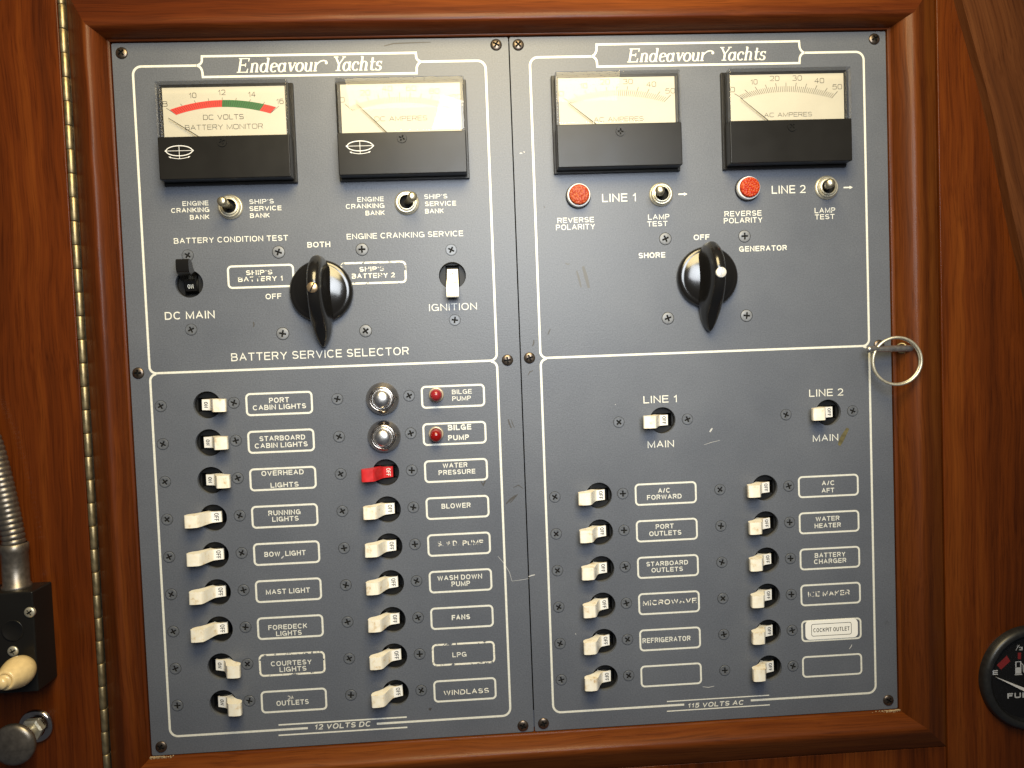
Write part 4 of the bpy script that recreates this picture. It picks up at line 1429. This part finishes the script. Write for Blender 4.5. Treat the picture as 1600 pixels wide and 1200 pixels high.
def breaker_proto(kind, on):
    """Lever pointing down (off) or up (on); the name patch upright."""
    t = bpy.data.objects.new('breaker_switch', None)
    t.empty_display_size = .005
    COL.objects.link(t)
    mb = MB()
    # recessed black bezel seen through the hole: rim, floor halves and the lever's slot
    mb.lathe([(7.6, -2.05), (7.6, -2.3), (6.85, -2.35), (6.7, -3.4)], 48)
    for s in (-1, 1):
        seg = [(s * 3.55, -5.7)] + [(6.72 * math.cos(a), 6.72 * math.sin(a)) for a in [math.radians(s_) for s_ in (range(-58, 59, 6) if s > 0 else range(238, 121, -6))]] + [(s * 3.55, 5.7)]
        if s < 0:
            seg = seg[::-1]
        mb.sheet(seg, -3.4)
        mb.add([(s * 3.55, -5.7, -3.4), (s * 3.55, 5.7, -3.4), (s * 3.55, 5.7, -9), (s * 3.55, -5.7, -9)], [(0, 1, 2, 3)])
    mb.add([(-3.55, -6.6, -9), (3.55, -6.6, -9), (3.55, 6.6, -9), (-3.55, 6.6, -9)], [(0, 1, 2, 3)])
    for s in (-1, 1):
        mb.add([(-3.55, s * 5.7, -3.4), (3.55, s * 5.7, -3.4), (3.55, s * 5.7, -9), (-3.55, s * 5.7, -9)], [(0, 1, 2, 3)])
        seg = [(6.72 * math.cos(math.radians(a)), 6.72 * math.sin(math.radians(a))) for a in range(58, 123, 8)]
        mb.sheet([(x, s * y) for x, y in ([(3.55, 5.7)] + seg[0:] + [(-3.55, 5.7)])][::s], -3.38)
    # the drum the lever turns on
    n0 = len(mb.v)
    mb.lathe([(0, -3.4), (4.1, -3.4), (4.1, 3.4), (0, 3.4)], 32)
    rot = Matrix.Translation((0, 0, -6.2)) @ Matrix.Rotation(math.pi / 2, 4, 'Y')
    mb.xform(rot, n0)
    mb.build('housing', M['housing'], t)
    sg = -1 if on else 1
    top, bot = lever_profile()
    mtn = {'white': 'lever', 'red': 'red', 'black': 'bakelite'}[kind]
    mb = MB()
    outline = [(y * sg, z) for y, z in top + bot]
    def hw(y):     # half width along the lever
        u = min(1, max(0, (-sg * y + 1) / 5.5))
        return 2.75 + .4 * u * u * (3 - 2 * u)
    n = len(outline)
    vs = [(-hw(y), y, z) for y, z in outline] + [(hw(y), y, z) for y, z in outline]
    a = tuple(range(n))
    mb.add(vs, [a if sg > 0 else a[::-1], tuple(range(n, 2 * n))[::-1] if sg > 0 else tuple(range(n, 2 * n))])
    mb.add(vs, [((k, k + n, (k + 1) % n + n, (k + 1) % n) if sg > 0 else (k, (k + 1) % n, (k + 1) % n + n, k + n)) for k in range(n)])
    lv = mb.build('lever', M[mtn], t, .65, 4)
    # name patch
    mb = MB()
    ya, za, yb_, zb = 3.35 * sg, -2.28 + .02, -1.0 * sg, -0.88 + .02
    if kind == 'white':
        mb.add([(-2.72, ya, za), (2.72, ya, za), (2.72, yb_, zb), (-2.72, yb_, zb)], [(0, 1, 2, 3) if sg < 0 else (0, 3, 2, 1)])
        for i in range(len(mb.v)):
            x, y, z = mb.v[i]; mb.v[i] = (x, y, z + .03)
        mb.build('name_patch', M['white_patch'], lv)
    mb = MB()
    s = 'ON' if on else 'OFF'
    wdt = 3.0 if on else 4.2
    write(mb, s, -wdt / 2, wdt / 2, -1.05, 2.2, .17 if on else .15, 0.0)
    ang = math.atan2(zb - za, yb_ - ya) if not on else math.atan2(za - zb, ya - yb_)
    ang = math.atan((zb - za) / (yb_ - ya))
    mb.xform(Matrix.Translation((0, (ya + yb_) / 2, (za + zb) / 2 + .09)) @ Matrix.Rotation(ang, 4, 'X'))
    mb.build('lettering', M['ink_black' if kind == 'white' else 'print'], lv)
    return t


BP = {}


def breaker(kind, on, x, y, rz, label, screws, group='breaker toggle switches'):
    key = (kind, on)
    if key not in BP:
        BP[key] = o = breaker_proto(kind, on)
    else:
        o = copy_tree(BP[key])
        for ch in KIDS(o):                     # screws come with each switch's own spacing
            if ch.name.startswith('screw'):
                bpy.data.objects.remove(ch)
    place(o, (x, y, 0), rz)
    tag(o, label, 'breaker switch', group)
    inv = Matrix.Rotation(-rz, 3, 'Z')
    for sx, sy in screws:
        v = inv @ Vector((sx, sy, 0))
        screw('flush', o, v.x, v.y)
    lv = [ch for ch in KIDS(o) if ch.name.startswith('lever')][0]
    lv.location = Vector((random.uniform(-.15, .15), 0, random.uniform(-.2, .15))) * MM
    lv.rotation_euler = (random.uniform(-.035, .035), 0, random.uniform(-.02, .02))
    return o


Q = -math.pi / 2
SL, SR = (-23.3, .3), (13.5, .5)
for i, y in enumerate(ROWS_L):
    on = i in (0, 1, 2, 7, 8)
    breaker('white', on, COLX[0], y, Q, 'ivory breaker switch turned %s beside %s' % ('on' if on else 'off', C1[i]), (SL, SR))
for i, y in enumerate(ROWS_L):
    if i < 2:
        continue
    if i == 2:
        breaker('red', False, COLX[1], y, Q, 'red breaker switch turned off beside WATER PRESSURE', (SL, SR))
    else:
        breaker('white', False, COLX[1], y, Q, 'ivory breaker switch turned off beside %s' % {4: 'the rubbed PUMP nameplate'}.get(i, C2[i]), (SL, SR))
for i, y in enumerate(ROWS_R):
    breaker('white', False, COLX[2], y, Q, 'ivory breaker switch turned off beside %s' % (C3[i] or 'the blank nameplate below REFRIGERATOR'), ((-23.5, .4), (12.8, .5)))
for i, y in enumerate(ROWS_R):
    breaker('white', False, COLX[3], y, Q, 'ivory breaker switch turned off beside %s' % {3: 'the rubbed ICE MAKER nameplate', 4: 'the white COCKPIT OUTLET sticker', 5: 'the blank nameplate below the COCKPIT OUTLET sticker'}.get(i, C4[i]), ((-24.5, .2), (13.1, .3)))
breaker('white', False, 74.2, -18.8, Q, 'ivory main breaker switch turned off under LINE 1', ((-23.4, 0), (13.4, 0)))
breaker('white', False, 164.3, -18.4, Q, 'ivory main breaker switch turned off under LINE 2', ((-23.2, -.2), (13.4, .3)))
breaker('black', True, -167.7, 61.2, 0, 'black DC MAIN breaker switch turned on', ((.0, 14.4), (-.3, -23.3)))
breaker('white', False, -33.8, 61.2, 0, 'upright ivory IGNITION breaker switch turned off', ((-.1, 13.2), (.3, -23.1)))

# ================================================================ STICKER, PULL PIN
mb = MB(); mb.prism(rrect(148.9, 178.0, -141.3, -131.1, 2.4), .14, .40)
st = mb.build('sticker', M['sticker'], None)
tag(st, 'white COCKPIT OUTLET sticker inside a nameplate outline', 'sticker')
mb = MB()
mb.ribbon(rrect(at(1267.6, 985).x, at(1329.6, 983).x, -139.4, -132.9, 1.0), .28, .43, close=True)
px_write(mb, 'COCKPIT OUTLET', (1270.4, 987.5), (1326.9, 984.4), 6.6, .14, z=.44)
mb.build('lettering', M['ink_black'], st)

pin = thing('pull_pin', 'steel locking pin with a split ring stuck in the right frame', 'pull pin', (183.4, 14.7, 9.5))
mb = MB()
mb.tube([(-2.4, .1, .2), (-1.6, .1, .2), (-1.2, .1, .2), (24, -.3, -2.6)], [1.1, 1.9, 1.75, 1.75], 20)
mb.build('shaft', M['steel'], pin)
mb = MB()
pts = []
for k in range(73):
    a = math.radians(142 + k * 10.0)
    R_ = 11.9 + .22 * (k > 36)
    pts.append((12.6 + R_ * math.cos(a), -6.6 + R_ * math.sin(a) * 1.02, 1.2 + (1.0 if k > 36 else 0) + 1.6 * math.cos(a)))
mb.tube(pts, .72, 12)
mb.build('split_ring', M['nickel'], pin)
mb = MB(); mb.lathe([(2.9, 0), (2.9, .6), (2.0, 1.0), (1.8, .4)], 24, 0, True)
mb.xform(Matrix.Translation((19.0, 0.1, -4.0)) @ Matrix.Rotation(-.75, 4, 'Y'))
mb.build('ferrule', M['brass'], pin)

# ================================================================ FUEL GAUGE
g = thing('fuel_gauge', 'round black fuel gauge with needle on E in the right bulkhead', 'gauge', (272.2, -167.6, 2.2))
mb = MB()
mb.lathe([(28.6, 0), (28.6, 2.2), (28.2, 4.0), (27.2, 5.2), (25.8, 5.6), (24.6, 5.2), (23.4, 3.2), (22.8, 2.2)], 96)
mb.build('bezel', M['black'], g)
mb = MB(); mb.lathe([(23.2, 2.2), (0, 2.2)], 64, 0, False); mb.build('gauge_face', M['matte_black'], g)


def G(px, py):
    p = at(px, py, 4.4)
    return (p.x - 272.2, p.y + 167.6)


def zg(zx, zy):
    return G(1500 + zx / 6.32, 960 + zy / 6.316)


mb = MB()
a, b = zg(322, 598), zg(375, 596)
write(mb, 'E', a[0] + .1, b[0] - .1, a[1], 2.6, .22, 2.26)
a, b = zg(468, 832), zg(750, 822)
write(mb, 'FUEL', a[0], a[0] + 15.6, a[1] + .1, 2.9, .26, 2.26, e=4.5, gap=.24)
a = zg(550, 355); b = zg(585, 300)
mb.ribbon([a, b], .3, 2.26)
a = zg(560, 328); write(mb, '1', a[0], a[0] + .5, a[1], 1.4, .2, 2.27)
a = zg(580, 355); write(mb, '2', a[0], a[0] + 2.2, a[1], 1.9, .24, 2.27, e=4)
# pump pictogram
for x0, x1, y0, y1 in ((540, 612, 586, 600), (546, 604, 520, 586), (546, 556, 468, 520), (594, 604, 468, 520), (546, 604, 462, 472)):
    p, q_ = zg(x0, y1), zg(x1, y0)
    mb.sheet([(p[0], p[1]), (q_[0], p[1]), (q_[0], q_[1]), (p[0], q_[1])], 2.26 + x0 * 1e-5 + y0 * 2e-5)
p = [zg(606, 480), zg(622, 500), zg(624, 560), zg(636, 575), zg(640, 540), zg(632, 505)]
mb.ribbon(p, .4, 2.28)
mb.build('lettering', M['gauge_white'], g)
mb = MB()
mb.sheet([zg(362, 500), zg(405, 545), zg(496, 462), zg(462, 405)], 2.26)
mb.sheet([zg(570, 378), zg(570, 440), zg(602, 442), zg(602, 376)], 2.26)
mb.sheet([(-zg(362, 500)[0] , zg(362, 500)[1]), (-zg(405, 545)[0], zg(405, 545)[1]), (-zg(496, 462)[0], zg(496, 462)[1]), (-zg(462, 405)[0], zg(462, 405)[1])][::-1], 2.26)
mb.build('red_marks', M['gauge_red'], g)
mb = MB()
a, b = zg(330, 605), zg(700, 768)
d = Vector(b) - Vector(a); nn = Vector((-d.y, d.x)).normalized()
mb.prism([tuple(Vector(a)), tuple(Vector(b) - nn * 1.1), tuple(Vector(b) + nn * 1.1)], 3.2, 3.6)
mb.build('needle', M['needle_white'], g)
mb = MB(); mb.lathe([(3.4, 3.1), (3.4, 4.4), (2.8, 4.8), (0, 4.9)], 32, 0, True, (b[0], b[1], 0)); mb.build('needle_hub', M['black'], g)
mb = MB(); mb.lathe([(23.6, 5.0), (12, 5.4), (0, 5.5)], 64); mb.build('gauge_glass', M['acrylic'], g)

# ================================================================ LEFT EDGE: LAMP BASE, GOOSENECK, DRAWER KNOB
lb = thing('gooseneck_lamp', 'black lamp box with chrome gooseneck cut by the left photo edge', 'chart lamp', (-268.7, -111.8, 3.2))
mb = MB(); mb.box(-26, 26, -24.7, 24.7, 0, 17)
mb.build('lamp_box', M['matte_black'], lb, .8)
for px, py in ((46, 957), (20, 1018)):
    p = at(px, py, 20.4)
    screw('chrome', lb, p.x + 268.7, p.y + 111.8, 17.0)
p = at(20, 985, 20.2)
mb = MB(); mb.lathe([(5.2, 17.0), (5.2, 17.35), (4.7, 17.45), (4.5, 17.25), (0, 17.2)], 40, 0, True, (p.x + 268.7, p.y + 111.8, 0))
mb.xform(Matrix.Translation((0, 0, 0))); mb.build('stamped_disc', M['matte_black'], lb)
mb = MB()
mb.lathe([(6.6, 0), (6.6, 1.0), (5.9, 1.5), (5.9, 17), (6.3, 18), (6.3, 21.5), (5.6, 22)], 40)
mb.xform(Matrix.Translation((12.8, 24.7, 7.0)) @ Matrix.Rotation(-math.pi / 2, 4, 'X'))
mb.build('neck_collar', M['dark_chrome'], lb)
mb = MB()
ctl = [(12.8, 46.0), (12.4, 51), (11.4, 59), (9.0, 75), (6.1, 91), (3.4, 101), (-2.2, 116), (-11, 134), (-23, 152), (-38, 168), (-56, 180)]
path, rad = [], []
for i in range(len(ctl) - 1):
    for k in range(30):
        u = k / 30
        p0 = ctl[max(0, i - 1)]; p1 = ctl[i]; p2 = ctl[i + 1]; p3 = ctl[min(len(ctl) - 1, i + 2)]
        f = lambda a, b, c_, d_: .5 * ((2 * b) + (-a + c_) * u + (2 * a - 5 * b + 4 * c_ - d_) * u * u + (-a + 3 * b - 3 * c_ + d_) * u ** 3)
        path.append((f(p0[0], p1[0], p2[0], p3[0]), f(p0[1], p1[1], p2[1], p3[1]), 7.0 + .00 * i))
s_ = 0
for i, p in enumerate(path):
    if i:
        s_ += (Vector(p) - Vector(path[i - 1])).length
    rad.append(4.75 + .55 * abs(math.sin(math.pi * s_ / 2.6)) ** .6)
mb.tube(path, rad, 28)
mb.build('gooseneck', M['dark_chrome'], lb)
mb = MB()
kx, ky = -247.5 + 268.7, -123.4 + 111.8
mb.lathe([(4.6, 17), (4.9, 17.6), (6.6, 20), (7.3, 22.5), (7.4, 24.5), (6.9, 27), (5.6, 31), (4.6, 33.5), (4.2, 34.0), (3.2, 34.0), (3.0, 33.4), (2.9, 36.5), (2.4, 37.6), (0, 38)], 40, 0, True, (kx, ky, 0))
mb.build('switch_handle', M['ivory'], lb)

kb = thing('drawer_knob', 'round chrome knob on a stem below the black lamp box', 'knob', (-254.8, -161.2, 3.2))
mb = MB(); mb.lathe([(8.6, 0), (8.6, .8), (7.9, 1.6), (6.5, 2.0), (5.6, 2.2)], 48); mb.build('flange', M['chrome'], kb)
mb = MB(); mb.lathe([(5.7, 2.0), (5.7, 5.0), (4.6, 5.6), (3.1, 5.8)], 6, 0, False); mb.build('hex_nut', M['nickel'], kb)
mb = MB(); mb.lathe([(3.0, 5.0), (3.0, 14), (3.6, 16.5)], 32); mb.build('stem', M['nickel'], kb)
mb = MB(); mb.lathe([(3.4, 15.5), (8.8, 16.6), (10.1, 17.6), (10.3, 18.6), (9.8, 19.8), (8.0, 20.7), (5, 21.3), (2.5, 21.6), (0, 21.7)], 56); mb.build('knob_head', M['dark_chrome'], kb)
